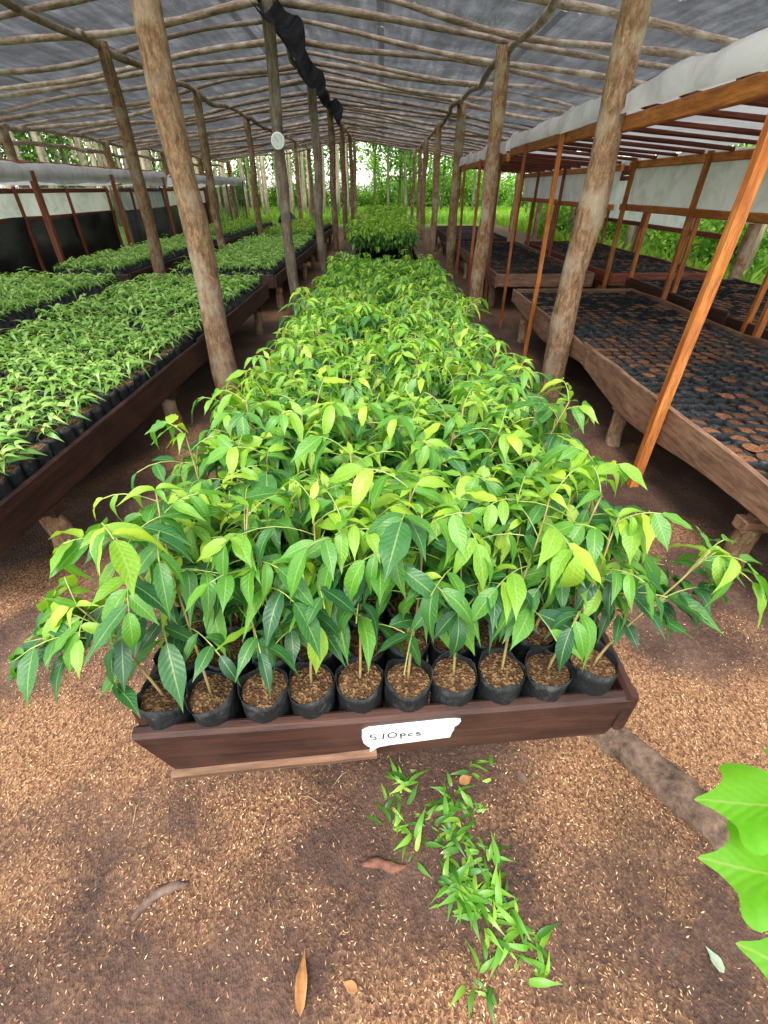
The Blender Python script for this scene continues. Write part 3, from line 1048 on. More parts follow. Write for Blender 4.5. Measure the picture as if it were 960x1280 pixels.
# --- the tray in the middle: 10 x 51 bags, its end board painted with a count
SK = .08
CX0, CX1, CY0 = -.515, .535, .515
CY1 = CY0 + 5.12
CDECK = .516
tray = make_tray('long dark wooden tray with white painted count on its end board', CX0, CX1, CY0, CY1, .612, .125, CDECK, 'dark_board', seed=3, front=False, skew=SK)
# front board
fb_me = plank_mesh(1.062, .165, .03, M['dark_board'], 71, .004, 3, end_slant=(.045, -.03))
fa = math.atan(SK)
fb = obj('end_board', fb_me, tray, (-.509, CY0 - .016, .441), (R(4), 0, fa))
# batten under the front board
bt = obj('batten', plank_mesh(.46, .035, .05, M['slab'], 75, .008, 9), tray, (-.475, CY0 - .012, .412), (R(12), R(-3), fa))
# right side board's free end
# white painted patch and lettering on the board face (local: x along, z up, -y towards the viewer)
pts = [(.462, .128), (.475, .139), (.52, .142), (.58, .145), (.63, .148), (.662, .147), (.672, .142), (.668, .128), (.660, .118), (.661, .105), (.657, .092), (.656, .070), (.62, .066), (.57, .060),
       (.52, .055), (.500, .050), (.490, .043), (.484, .032), (.478, .018), (.472, .019), (.478, .034), (.482, .046), (.472, .058), (.464, .075), (.461, .1)]
yf = -.0205
mb = MB()
V = [(x, yf, z) for x, z in pts] + [(x, yf + .008, z) for x, z in pts]
n = len(pts)
mb.add(V, [tuple(range(n - 1, -1, -1))] + [(k, (k + 1) % n, n + (k + 1) % n, n + k) for k in range(n)])
patch = obj('paint_patch', mb.mesh('paint_patch', M['white_paint'], smooth=False), fb)
strokes = []


def letter(cmds, ox, oz, s):
    for st in cmds:
        strokes.append([(ox + x * s, oz + z * s) for x, z in st])


arc = lambda cx, cz, rx, rz, a0, a1, n=10: [(cx + rx * math.cos(R(a0 + (a1 - a0) * i / n)), cz + rz * math.sin(R(a0 + (a1 - a0) * i / n))) for i in range(n + 1)]
letter([[(.55, 1), (.08, 1), (.05, .58)] + arc(.25, .32, .30, .30, 110, -130)], .478, .088, .024)
letter([[(.5, 1.0), (.42, 0)]], .496, .090, .024)
letter([arc(.4, .5, .38, .5, 100, 460, 16)], .5165, .092, .024)
letter([[(.0, .62), (.08, -.42)], arc(.25, .38, .22, .25, 160, -160, 10)], .544, .094, .022)
letter([arc(.3, .3, .26, .3, 60, 310, 10)], .5605, .094, .020)
letter([arc(.3, .47, .22, .17, 60, 240, 8) + arc(.28, .13, .24, .19, 90, -140, 8)], .577, .095, .020)
mb = MB()
for st in strokes:
    w = .0015
    for i in range(len(st) - 1):
        (xa, za), (xb, zb) = st[i], st[i + 1]
        dx, dz = xb - xa, zb - za
        l = math.hypot(dx, dz) or 1
        nx, nz = -dz / l * w, dx / l * w
        ex, ez = dx / l * w * .6, dz / l * w * .6
        yy = yf - .0012
        mb.add([(xa + nx - ex, yy, za + nz - ez), (xa - nx - ex, yy, za - nz - ez), (xb - nx + ex, yy, zb - nz + ez), (xb + nx + ex, yy, zb + nz + ez)], [(0, 1, 2, 3)])
obj('lettering', mb.mesh('lettering', M['ink'], smooth=False), fb)

# --- tall seedlings
NX, NYR = 10, 51
NEAR_ROWS, SINGLE_ROWS = 10, 30
GT = 'tall leafy seedlings in the middle tray'
rnd = random.Random(5)


def pot_at(ix, iy):
    x = -.456 + ix * .1015
    y = CY0 + .058 + iy * .0985 + SK * x
    return x, y


front_lean = [(-.10, .02), (-.04, .12), (-.01, .12), (.02, .14), (.02, .12), (.02, .10), (.0, .12), (.04, .10), (.08, .06), (.15, .03)]
front_lab = ['tall seedling in corner bag drooping far out past the slanted end of the painted board',
             'slender seedling in second bag from the slanted end of the painted board',
             'forked seedling in third bag from the slanted end of the painted board',
             'leafy seedling in fourth bag from the slanted end of the painted board',
             'seedling whose bag stands above the start of the white painted patch',
             'seedling whose bag stands above the painted number on the tray end',
             'seedling whose bag stands above the plain end of the white painted patch',
             'seedling in third bag from the squared end of the painted board',
             'seedling in second bag from the squared end of the painted board',
             'tall seedling in corner bag arching far out above the half buried log']
front_h = [.27, .44, .40, .40, .36, .38, .36, .42, .38, .33]


def place_seedling(ix, iy):
    x, y = pot_at(ix, iy)
    x += rnd.uniform(-.004, .004); y += rnd.uniform(-.004, .004)
    edge_l = ix == 0; edge_r = ix == NX - 1
    near = iy < NEAR_ROWS
    if iy == 0:
        lab = front_lab[ix]
    elif edge_l or edge_r:
        lab = 'tall seedling in the outer file of the middle tray, toward the %s' % ('small seedlings' if edge_l else 'bare soil bags')
    else:
        lab = 'tall leafy green seedling in black bag packed within the middle tray'
    root = obj('potted_seedling', None, None, (x, y, CDECK), (rnd.uniform(-.02, .02) if iy else 0, rnd.uniform(-.02, .02), 0))
    tag(root, lab, 'seedling', GT)
    ba = rnd.random() * 6.28
    obj('bag', BAGS[rnd.randrange(6)], root, rot=(0, 0, ba), scale=(1.05, 1.05, 1 + rnd.uniform(-.05, .05)))
    obj('soil', SOILS[rnd.randrange(5)], root, rot=(0, 0, rnd.random() * 6.28), scale=(1.05, 1.05, 1 + rnd.uniform(-.06, .03)))
    if iy == 0:
        plan = seedling_plan(2000 + ix * 7, front_h[ix], front_lean[ix], nb=8 + (ix in (0, 9)) * 2, reach=1.12, bare=.40, size=1.08,
                             bias=(PI if ix == 0 else 0 if ix == 9 else None))
        tips = [q[0] @ Vector(LEAFGEO[q[1]][0][-1]) for q in plan[2]]
        plan = (plan[0], plan[1], [q for q, tp in zip(plan[2], tips) if not (tp.z < .20 and tp.y < -.02) or ix in (0, 9) and rnd.random() < .6])
        sm = stem_mesh(plan, .0031, 8)
        rz = 0; sc = 1
    else:
        pi = rnd.randrange(14)
        plan, sm = PLANS[pi], STEMS[pi]
        rz = rnd.random() * 6.28
        sc = rnd.uniform(.88, 1.12) * (1.08 if iy < 8 else 1.0) * (1 - .0035 * iy)
    tl = (0, 0, rz)
    if iy > 0 and (edge_l or edge_r):
        tl = (0, rnd.uniform(-.06, .14) * (-1 if edge_l else 1), 0)
    M4 = Euler(tl).to_matrix().to_4x4() @ (Matrix.Rotation(rz, 4, 'Z') if (edge_l or edge_r) and iy else Matrix.Identity(4)) @ Matrix.Scale(sc, 4)
    # keep the stem foot in the soil when the plant is tilted
    off = Vector((0, 0, .115)) - M4 @ Vector((0, 0, .115))
    off.z = min(off.z, .005)
    M4.translation = off
    s = obj('stem', sm, root); s.matrix_basis = M4
    if near:
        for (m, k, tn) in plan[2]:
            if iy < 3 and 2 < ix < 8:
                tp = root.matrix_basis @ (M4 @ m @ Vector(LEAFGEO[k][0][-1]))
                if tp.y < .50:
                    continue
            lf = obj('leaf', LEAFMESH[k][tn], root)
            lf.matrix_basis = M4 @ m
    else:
        f = obj('foliage', FOLI[PLANS.index(plan)], root, kind='stuff')
        f.matrix_basis = M4


for iy in range(SINGLE_ROWS):
    for ix in range(NX):
        place_seedling(ix, iy)


def mass(name, label, cells, deck, plan_fn, soil_mat='soil', bags=True, fill=False):
    """one mesh of many far bags and seedlings"""
    mb = MB()
    BV, BF, BS = bag_low()
    for (x, y) in cells:
        a = rnd.random() * 6.28
        c, s = math.cos(a), math.sin(a)
        rot = np.array([[c, -s, 0], [s, c, 0], [0, 0, 1]])
        W = BV @ rot.T * np.array([1, 1, rnd.uniform(.92, 1.06)]) + np.array([x, y, deck])
        if bags:
            n0 = mb.n
            if fill:
                f_ = float(fbm(np.array([x * 1.7]), np.array([y * 3.2]), 91, 3)[0])
                W[21:, 2] = deck + (.146 if rnd.random() < f_ * 2.2 - .55 else .105)
            mb.add(W, BF, 1)
            mb.F.extend([tuple(i + n0 for i in f) for f in BS]); mb.MI.extend([2] * len(BS))
        if plan_fn:
            plan_fn(mb, x, y, deck)
    me = mb.mesh(name, [M['leaf'], M['bag'], M[soil_mat], M['small_leaf']], attr=True)
    o = obj(name, me, kind='stuff')
    tag(o, label, 'seedlings')
    return o


def tall_plan(mb, x, y, deck, sc0=1.0):
    p = PLANS[rnd.randrange(14)]
    sc = rnd.uniform(.88, 1.08) * .9 * sc0
    T = Matrix.Translation((x, y, deck)) @ Matrix.Rotation(rnd.random() * 6.28, 4, 'Z') @ Matrix.Scale(sc, 4)
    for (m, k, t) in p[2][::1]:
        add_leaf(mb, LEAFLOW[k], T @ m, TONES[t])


cells = [pot_at(ix, iy) for iy in range(SINGLE_ROWS, NYR) for ix in range(NX)]
mass('seedling_mass', 'dense green seedlings filling the far half of the middle tray', cells, CDECK, tall_plan)


# --- small seedlings and their plans
def small_plan(seed):
    rr = random.Random(seed)
    h = rr.uniform(.055, .10)
    z0 = PH - .02
    lx, ly = rr.uniform(-.015, .015), rr.uniform(-.015, .015)
    spts = [Vector((lx * t, ly * t, z0 + h * t)) for t in (0, .5, 1)]
    leaves = []
    nl = rr.choice((7, 8, 9))
    a0 = rr.random() * 6.28
    for k in range(nl):
        t = .45 + .55 * k / (nl - 1)
        a = a0 + k * 2.4 + rr.uniform(-.3, .3)
        e = R(rr.uniform(8, 48))
        d = Vector((math.cos(a) * math.cos(e), math.sin(a) * math.cos(e), math.sin(e)))
        b = Vector((lx * t, ly * t, z0 + h * t))
        leaves.append((leaf_matrix(b, d, rr.uniform(.050, .092), R(rr.uniform(-35, 35)), rr.uniform(.65, .95)), rr.randrange(2), min(2, int(t * 3 - rr.random()))))
    return spts, leaves


SPL = [small_plan(1500 + k) for k in range(12)]
STONES = (.2, .5, .8)
SST = []; SFO = []
for sp_, lv in SPL:
    mb = MB(); mb.tube(sp_, [.002, .0016, .001], 5); SST.append(mb.mesh('stem', M['rachis']))
    mb = MB()
    for (m, k, t) in lv:
        add_leaf(mb, NARROW[k], m, STONES[max(0, t)])
    SFO.append(mb.mesh('foliage', M['small_leaf'], attr=True))


def small_fn(mb, x, y, deck):
    p = SPL[rnd.randrange(12)]
    T = Matrix.Translation((x, y, deck)) @ Matrix.Rotation(rnd.random() * 6.28, 4, 'Z') @ Matrix.Scale(rnd.uniform(.95, 1.25), 4)
    for (m, k, t) in p[1]:
        add_leaf(mb, NARROWLOW[k], T @ m, STONES[max(0, t)], 3)


# ------------------------------------------------------------------ left trays
LD = .40
make_tray('dark red-brown tray of small seedlings running alongside the bark covered post', -2.98, -1.52, 1.30, 6.42, .50, .185, LD, 'dark_board', seed=120, split=2)
cells = []
for iy in range(53):
    for ix in range(15):
        cells.append((-1.52 - .060 - ix * .0955, 1.30 + .065 + iy * .0955))


def seen(c, z=.55):
    x, y = c
    cp, sp_ = math.cos(R(35.585)), math.sin(R(35.585))
    dep = y * cp + (1.5 - z) * sp_
    return abs(x / dep) < .88


vis = sorted([c for c in cells if seen(c)], key=lambda c: c[0] ** 2 + c[1] ** 2)
single = vis[:300]
rest = [c for c in cells if c not in set(single)]
for i, (x, y) in enumerate(single):
    x += rnd.uniform(-.005, .005); y += rnd.uniform(-.005, .005)
    root = obj('small_seedling', None, None, (x, y, LD), (rnd.uniform(-.03, .03), rnd.uniform(-.03, .03), 0))
    tag(root, 'small pale green seedling in black bag in the tray beside the bark covered post', 'seedling', 'small seedlings in black bags')
    obj('bag', BAGS[rnd.randrange(6)], root, rot=(0, 0, rnd.random() * 6.28), scale=(.98, .98, rnd.uniform(.93, 1.1)))
    obj('soil', SOILS[rnd.randrange(5)], root, rot=(0, 0, rnd.random() * 6.28), scale=(1, 1, rnd.uniform(1.0, 1.08)))
    if rnd.random() < .06:
        continue
    k = rnd.randrange(12); rz = rnd.random() * 6.28; sc = rnd.uniform(.95, 1.3)
    M4 = Matrix.Rotation(rz, 4, 'Z') @ Matrix.Diagonal((sc, sc, 1, 1))
    s = obj('stem', SST[k], root); s.matrix_basis = M4
    if i < 130:
        for (m, q, t) in SPL[k][1]:
            lf = obj('leaf', SMALLMESH[q][max(0, t)], root); lf.matrix_basis = M4 @ m
    else:
        f = obj('foliage', SFO[k], root, kind='stuff'); f.matrix_basis = M4
mass('seedling_mass', 'small pale seedlings filling the far part of the tray by the bark covered post', rest, LD, small_fn)


def far_tray(label, mlabel, x0, x1, y0, y1, deck, fn, ztop=.5, H=.17, seed=0, board='dark_board', soil='soil', sp=.0955, split=2):
    make_tray(label, x0, x1, y0, y1, ztop, H, deck, board, seed=seed, split=split)
    nx = int((x1 - x0 - .06) / sp); ny = int((y1 - y0 - .06) / sp)
    cc = [(x0 + .065 + i * sp, y0 + .065 + j * sp) for j in range(ny) for i in range(nx)]
    return mass('seedling_mass' if fn else 'soil_bag_mass', mlabel, cc, deck, fn, soil, fill=not fn)


far_tray('dark tray of small seedlings between the nearest small seedling tray and the black plastic sheet', 'small seedlings in the tray between its neighbour and the black plastic sheet',
         -4.72, -3.30, 2.9, 6.5, LD, small_fn, seed=150)
far_tray('tray of small seedlings just beyond the slim post carrying the dial', 'bright small seedlings in the tray beyond the slim post with the dial', -2.95, -1.55, 7.15, 12.0, LD, small_fn, seed=160)
far_tray('tray of small seedlings in the second bay before the white canopies', 'bright small seedlings in the second bay before the white canopies', -4.72, -3.62, 7.2, 12.2, LD, small_fn, seed=170)


def med_fn(mb, x, y, deck):
    p = PLANS[rnd.randrange(14)]
    T = Matrix.Translation((x, y, deck)) @ Matrix.Rotation(rnd.random() * 6.28, 4, 'Z') @ Matrix.Scale(rnd.uniform(.6, .75), 4)
    for (m, k, t) in p[2][::2]:
        add_leaf(mb, LEAFLOW[k], T @ m, TONES[min(4, t + 1)])


far_tray('tray of leafy seedlings behind the grey post in the third bay', 'leafy seedlings in the tray behind the grey post in the third bay', -2.95, -1.6, 12.7, 18.0, LD, med_fn, seed=180, sp=.12)
far_tray('tray of leafy seedlings beside the end of the white canopies', 'leafy seedlings beside the end of the white canopies', -4.75, -3.7, 12.8, 18.4, LD, med_fn, seed=190, sp=.12)


def big_fn(mb, x, y, deck):
    p = PLANS[rnd.randrange(14)]
    T = Matrix.Translation((x, y, deck)) @ Matrix.Rotation(rnd.random() * 6.28, 4, 'Z') @ Matrix.Scale(rnd.uniform(1.2, 1.5), 4)
    for (m, k, t) in p[2]:
        add_leaf(mb, LEAFLOW[k], T @ m, TONES[min(4, t + rnd.randrange(2))])


far_tray('tray of bushy taller seedlings straight beyond the painted tray', 'bushy taller seedlings straight beyond the painted tray', -.56, .62, 8.9, 14.2, .36, big_fn, ztop=.46, H=.13, seed=200, sp=.13)
far_tray('last middle tray of seedlings at the far end of the shade house', 'seedlings in the last middle tray at the far end', -.5, .62, 15.4, 20.5, .36, big_fn, ztop=.46, H=.13, seed=210, sp=.15)

# ------------------------------------------------------------------ right trays with bare soil bags
RD = .345
make_tray('tray of bare soil bags with a rough live edge slab board', 1.60, 3.02, 1.2, 6.05, .505, .20, RD, 'slab', seed=230, live=True, split=2)
cells = [(1.60 + .064 + ix * .0955, 1.2 + .065 + iy * .0955) for iy in range(49) for ix in range(14)]
vis = sorted([c for c in cells if seen(c, .5)], key=lambda c: c[0] ** 2 + c[1] ** 2)
single = vis[:300]; rest = [c for c in cells if c not in set(single)]
RBAGS = [bag_mesh(60 + k, .0485, .15, 14, .004, .96) for k in range(5)]
RSOIL = [soil_mesh(80 + k, .0462, (.145, .143, .146, .141, .144, .118)[k], 12, 'red_soil', .003) for k in range(6)]
for (x, y) in single:
    full = rnd.random() < float(fbm(np.array([x * 1.7]), np.array([y * 3.2]), 91, 3)[0]) * 2.6 - .45
    root = obj('soil_bag', None, None, (x + rnd.uniform(-.004, .004), y + rnd.uniform(-.004, .004), RD), (rnd.uniform(-.03, .03), rnd.uniform(-.03, .03), 0))
    tag(root, 'black bag of bare reddish soil in the tray with the live edge slab', 'soil bag', 'black bags filled with bare soil')
    obj('bag', RBAGS[rnd.randrange(5)], root, rot=(0, 0, rnd.random() * 6.28), scale=(1, 1, rnd.uniform(.93, 1.05)))
    obj('soil', RSOIL[rnd.randrange(5) if full else 5], root, rot=(0, 0, rnd.random() * 6.28), scale=(1, 1, rnd.uniform(.97, 1.01)))
mass('soil_bag_mass', 'black bags of soil filling the far part of the live edge slab tray', rest, RD, None, 'red_soil', fill=True)['category'] = 'soil bags'
for (lab, ml, x0, x1, y0, y1, bd, sd) in (
        ('dark red tray of soil bags standing outward of the live edge slab tray', 'black soil bags in the dark red tray outward of the slab tray', 3.32, 4.75, 2.6, 6.8, 'dark_board', 240),
        ('tray of soil bags under the white canopy behind the slab tray', 'black soil bags in the tray behind the slab tray', 1.62, 3.0, 7.25, 12.1, 'slab', 250),
        ('tray of soil bags with a bright red end board', 'black soil bags behind the bright red end board', 3.30, 4.75, 7.35, 12.2, 'red_timber', 260),
        ('far tray of soil bags past the end of the second white canopy', 'black soil bags past the end of the second white canopy', 1.62, 3.0, 12.9, 17.5, 'dark_board', 270)):
    far_tray(lab, ml, x0, x1, y0, y1, RD, None, seed=sd, board=bd, soil='red_soil')['category'] = 'soil bags'

# ------------------------------------------------------------------ white plastic canopies
def rail_mesh(L, w, h, mat, seed):
    return plank_mesh(L, h, w, mat, seed, .004, 1.2)


def canopy(label, xf, zf, xb, zb, y0, y1, fposts, bposts, rail_z=None, curtain=None, mats=('orange_timber', 'orange_post'), seed=0, group=None,
           fpost_r=.022, black=None, end_panel=False, roll=.13, batten=.47, bulge=True, hang=.03):
    t = thing('plastic_canopy', label, 'canopy', (0, 0, 0), group=group)
    s = 1 if xb > xf else -1
    rr = random.Random(seed)
    tim, pst = M[mats[0]], M[mats[1]]
    # front and back rails from lapped lengths
    half = (y1 - y0) / 2
    for k in range(2):
        obj('rail', rail_mesh(half + .12, .04, .085, tim, seed + k), t, (xf - s * .004 * k, y0 + k * half - .06, zf - .085 + .004 * k), (0, R(rr.uniform(-.3, .3)), PI / 2))
        obj('rail', rail_mesh(half + .12, .04, .075, tim, seed + 5 + k), t, (xb + s * .003 * k, y0 + k * half - .06, zb - .08), (0, 0, PI / 2))
        if rail_z:
            obj('rail', rail_mesh(half + .12, .035, .07, tim, seed + 9 + k), t, (xb + s * .003 * k, y0 + k * half - .06, rail_z - .07 + rr.uniform(-.02, .02)), (0, 0, PI / 2))
    for (ys, x, top) in ((fposts, xf - s * .045, zf + .01), (bposts, xb - s * .045, zb + .01)):
        for y in ys:
            r = fpost_r if x == xf - s * .045 else .024
            if isinstance(y, tuple):
                y, r = y
            mb = MB()
            hh = top + .05
            lx, ly = rr.uniform(-.02, .02), rr.uniform(-.02, .02)
            for q, zz in ((0, 0), (1, hh)):
                pass
            V = []; nseg = 7
            for i in range(nseg + 1):
                f = i / nseg
                cx = lx * f + .004 * math.sin(f * 7 + y); cy = ly * f + .004 * math.sin(f * 5 + y * 3)
                for (a, b) in ((-1, -1), (1, -1), (1, 1), (-1, 1)):
                    V.append((cx + a * r, cy + b * r * .8, hh * f))
            F = [(i * 4 + k, i * 4 + (k + 1) % 4, (i + 1) * 4 + (k + 1) % 4, (i + 1) * 4 + k) for i in range(nseg) for k in range(4)]
            F += [(3, 2, 1, 0), tuple(nseg * 4 + k for k in range(4))]
            mb.add(V, F)
            obj('post', mb.mesh('post', pst, smooth=False), t, (x, y, -.05), (0, 0, 0))
    # battens from front to back
    W = abs(xb - xf)
    ang = math.atan2(zb - zf, W)
    bme = [plank_mesh(W + .02, .03, .045, M['red_timber'], seed + 20 + k, .004, 2, seg=8) for k in range(3)]
    nb = int((y1 - y0) / batten)
    for k in range(nb + 1):
        y = y0 + .06 + (y1 - y0 - .12) * k / nb + rr.uniform(-.03, .03)
        obj('batten', bme[k % 3], t, (xf - s * .012, y, zf - .004), (0, -ang if s > 0 else ang + 0, 0 if s > 0 else PI))
    # plastic roof sheet with a loose fold over the front rail
    nv = max(20, int((y1 - y0) / .05))
    prof = [(-.050, -hang), (-.058, .012 - hang * .3), (-.046, roll * .70), (-.006, roll), (.05, roll * .62), (.13, .05)]
    us = [(xf + s * a, zf + .02 + b, i) for i, (a, b) in enumerate(prof)]
    for q in np.linspace(.12, 1.04, 14):
        us.append((xf + (xb - xf) * q, zf + (zb - zf) * q + .045 - .012 * math.sin(q * 9), 9))
    Y = np.linspace(y0 - .06, y1 + .06, nv)
    P = np.zeros((len(us), nv, 3))
    for i, (x, z, kk) in enumerate(us):
        nzz = fbm(Y * 3.4, Y * 0 + i * .8 + seed, seed, 5) - .5
        if kk < 6:
            fm = fbm(Y * 1.5, Y * 0 + seed, seed + 3, 4)
            mod = .35 + 1.15 * fm if hang < .1 else .75 + .5 * fm
            P[i, :, 0] = x + nzz * .09
            P[i, :, 2] = zf + .02 + (z - zf - .02) * mod + nzz * .03 if bulge else z + nzz * .02
        else:
            sag = .018 * np.abs(np.sin(PI * (Y - y0) / batten))
            P[i, :, 0] = x
            P[i, :, 2] = z + nzz * .03 - sag * .5 + .01
        P[i, :, 1] = Y + (fbm(Y * 0 + i * .5, Y, seed + 7, 2) - .5) * .03
    obj('plastic_sheet', sheet_mesh(P, M['white_plastic']), t)
    if curtain:
        za, zb_, ya, yb = curtain
        us = np.linspace(0, 1, 10)
        Y = np.linspace(ya, yb, max(16, int((yb - ya) / .1)))
        U, YY = np.meshgrid(us, Y, indexing='ij')
        X = xb + s * (.03 + .012 * np.sin(YY * 6 + U * 3)) + s * (fbm(YY * 3, U * 2, seed + 40, 3) - .5) * .05
        Z = za + (zb_ - za) * U + (U ** 3) * (fbm(YY * 1.5, YY * 0, seed + 41, 3) - .5) * .09
        obj('curtain', sheet_mesh(np.stack([X, YY, Z], -1), M['white_plastic']), t)
    if black:
        za, zb_, ya, yb = black
        U, YY = np.meshgrid(np.linspace(0, 1, 10), np.linspace(ya, yb, 70), indexing='ij')
        X = xb - s * .02 + s * (fbm(YY * 2, U * 2, seed + 50, 3) - .5) * .14
        Z = za + (zb_ - za) * U + (1 - U) * (fbm(YY * 1.2, YY * 0, seed + 51, 3) - .5) * .12
        obj('black_sheet', sheet_mesh(np.stack([X, YY, Z], -1), M['black_plastic']), t)
    if end_panel:
        U, VV = np.meshgrid(np.linspace(0, 1, 14), np.linspace(0, 1, 10), indexing='ij')
        X = xf + (xb - xf) * U
        Y = y1 + .02 + (fbm(U * 5, VV * 3, seed + 60, 3) - .5) * .08
        Z = .15 + VV * (zf + (zb - zf) * U - .2)
        obj('end_net', sheet_mesh(np.stack([X, Y, Z], -1), M['side_net']), t)
    return t


canopy('white plastic canopy on orange timber over the slab board tray', 1.585, 1.895, 3.10, 1.775, 1.25, 7.1, [(2.38, .027), (5.03, .019), (6.34, .015)], [3.85, 5.4, 6.95], 1.315,
       (1.74, 1.27, 1.3, 7.0), seed=600)
canopy('white plastic canopy with torn lifted edge over the tray behind the slab tray', 1.60, 1.865, 3.10, 1.76, 7.45, 12.5, [7.6, 9.2, 10.8, 12.3], [8.0, 9.6, 11.2, 12.4], 1.32,
       (1.74, 1.27, 7.5, 12.5), mats=('orange_timber', 'red_post'), seed=620, roll=.15)
canopy('outer white canopy over the dark red tray by the bushes', 3.36, 1.76, 4.85, 1.70, 2.6, 6.9, [3.0, 4.37, 5.7, 6.8], [3.2, 4.6, 6.0], None, None, mats=('orange_timber', 'orange_post'), seed=640, roll=.06)
canopy('outer white canopy whose curtain hangs behind the bright red end board', 3.36, 1.76, 4.85, 1.70, 7.45, 12.5, [7.5, 9.0, 10.6, 12.2], [8.4, 10.0, 11.6], .96,
       (1.70, .93, 8.3, 12.6), mats=('red_timber', 'red_post'), seed=660, roll=.06)
canopy('long white canopy with black plastic sheet behind the small seedling trays', -5.05, 1.69, -6.45, 1.50, 5.2, 12.9, [(8.0, .038), (10.3, .028), (12.7, .028)], [6.2, 7.9, 9.6, 11.2, 12.8], 1.06,
       (1.50, 1.04, 5.2, 12.9), mats=('red_timber', 'red_post'), seed=680, black=(1.06, .05, 5.2, 12.9), end_panel=True, roll=.085, batten=.55, hang=.15)
canopy('farther white canopy with dark net end near the plantation trunks', -5.05, 1.69, -6.45, 1.50, 13.6, 20.0, [13.8, 15.8, 17.8, 19.8], [14, 16, 18, 19.8], 1.06,
       (1.48, 1.04, 13.6, 20.0), mats=('red_timber', 'red_post'), seed=700, black=(1.06, .05, 13.6, 20), end_panel=True, roll=.085, batten=.6, hang=.14)

# ------------------------------------------------------------------ small things on the ground
def gz(x, y):
    return float(ground_h(np.array([x]), np.array([y]))[0])


# half buried muddy log
mb = MB()
rr = random.Random(4)
pts = []; rad = []
for i in range(15):
    f = i / 14
    x = .72 + .46 * f; y = .84 - .58 * f + .03 * math.sin(f * 5)
    pts.append((x, y, gz(x, y) - .005 + .008 * math.sin(f * 9)))
    rad.append(.062 * (1 - .2 * abs(f - .5)) * (1 + .12 * rr.uniform(-1, 1)))
fine_p = []; fine_r = []
for i in range(57):
    f = i / 56 * 14; k = min(int(f), 13); q = f - k
    fine_p.append(tuple(pts[k][j] * (1 - q) + pts[k + 1][j] * q for j in range(3)))
    fine_r.append(rad[k] * (1 - q) + rad[k + 1] * q)
mb.tube(fine_p, fine_r, 28, 0, .0, 6)
Vl = mb.V[0]
ax = np.repeat(np.array(fine_p), 28, axis=0)
th = np.tile(np.arange(28) / 28 * 6, 57); al = np.repeat(np.arange(57) / 5.0, 28)
dsp = (fbm(al, th, 17, 4) - .5) * .75 - .55 * np.exp(-(((al - 3.6) / .5) ** 2 + ((th - 4.4) / .45) ** 2)) - .4 * np.exp(-(((al - 7.2) / .6) ** 2 + ((th - 4.9) / .4) ** 2))
mb.V[0] = ax + (Vl - ax) * (1 + dsp)[:, None]
tag(obj('muddy_log', mb.mesh('muddy_log', M['mud_log'])), 'grey brown muddy log half buried in the husks', 'log')

# grass tufts
def grass_tuft(x, y, nbl, L, seed, spread=.035):
    rr = random.Random(seed)
    mb = MB()
    for k in range(nbl):
        a = rr.random() * 6.28; e = R(rr.uniform(5, 55))
        d = Vector((math.cos(a) * math.cos(e), math.sin(a) * math.cos(e), math.sin(e)))
        b = Vector((rr.gauss(0, spread), rr.gauss(0, spread), -.004))
        m = leaf_matrix(b, d, L * rr.uniform(.45, 1.2), R(rr.uniform(-40, 40)), .7)
        add_leaf(mb, GRASSGEO[k % 2], m, rr.random() ** 1.3)
    o = obj('grass_tuft', mb.mesh('grass_tuft', M['grass'], attr=True), None, (x, y, gz(x, y) + .002))
    return o


GRASSGEO = [leaf_geo(6, .30, .5, .25, .05, 0, 1, 11), leaf_geo(6, .24, .8, .25, -.08, 0, 1, 12)]
for i, (px, py, nb_, L_) in enumerate(((.055, .66, 12, .07), (.03, .56, 14, .075), (.075, .49, 12, .07), (.135, .56, 8, .06), (.19, .60, 12, .065), (.24, .585, 16, .065), (.205, .51, 18, .07), (.20, .41, 34, .07), (.235, .375, 26, .07), (.275, .45, 14, .07),
                                       (.30, .36, 18, .075), (.315, .30, 12, .07), (.35, .265, 9, .065), (.225, .205, 10, .055), (.30, .70, 6, .06))):
    lab = 'green grass tuft sprouting from the dark soil below the painted patch'
    if i == 13:
        lab = 'lone short grass tuft apart from the others on the husks'
    elif i == 7:
        lab = 'densest bright grass tuft in the patch before the tray'
    tag(grass_tuft(px, py, int(nb_ * 1.5), L_, 40 + i, .024), lab, 'grass', 'grass tufts before the middle tray')


# dry leaves, bark scrap, red stone
def flat_leaf(name, x, y, L, rot, mat, label, cat, wide=.4, droop=.1, fold=.5, lift=.006):
    mb = MB()
    gq = leaf_geo(8, wide, droop, fold, .05, .03, 2, int(x * 100) + 50)
    Vt, F, _, _ = gq
    Vt = Vt * L
    n0 = len(Vt)
    V2 = np.concatenate([Vt, Vt - np.array([0, 0, .0012])])
    mb.add(V2, F + [tuple(i + n0 for i in reversed(f)) for f in F])
    o = obj(name, mb.mesh(name, mat), None, (x, y, gz(x, y) + lift), (R(random.uniform(-4, 4)), R(random.uniform(-6, 6)), rot))
    return tag(o, label, cat)


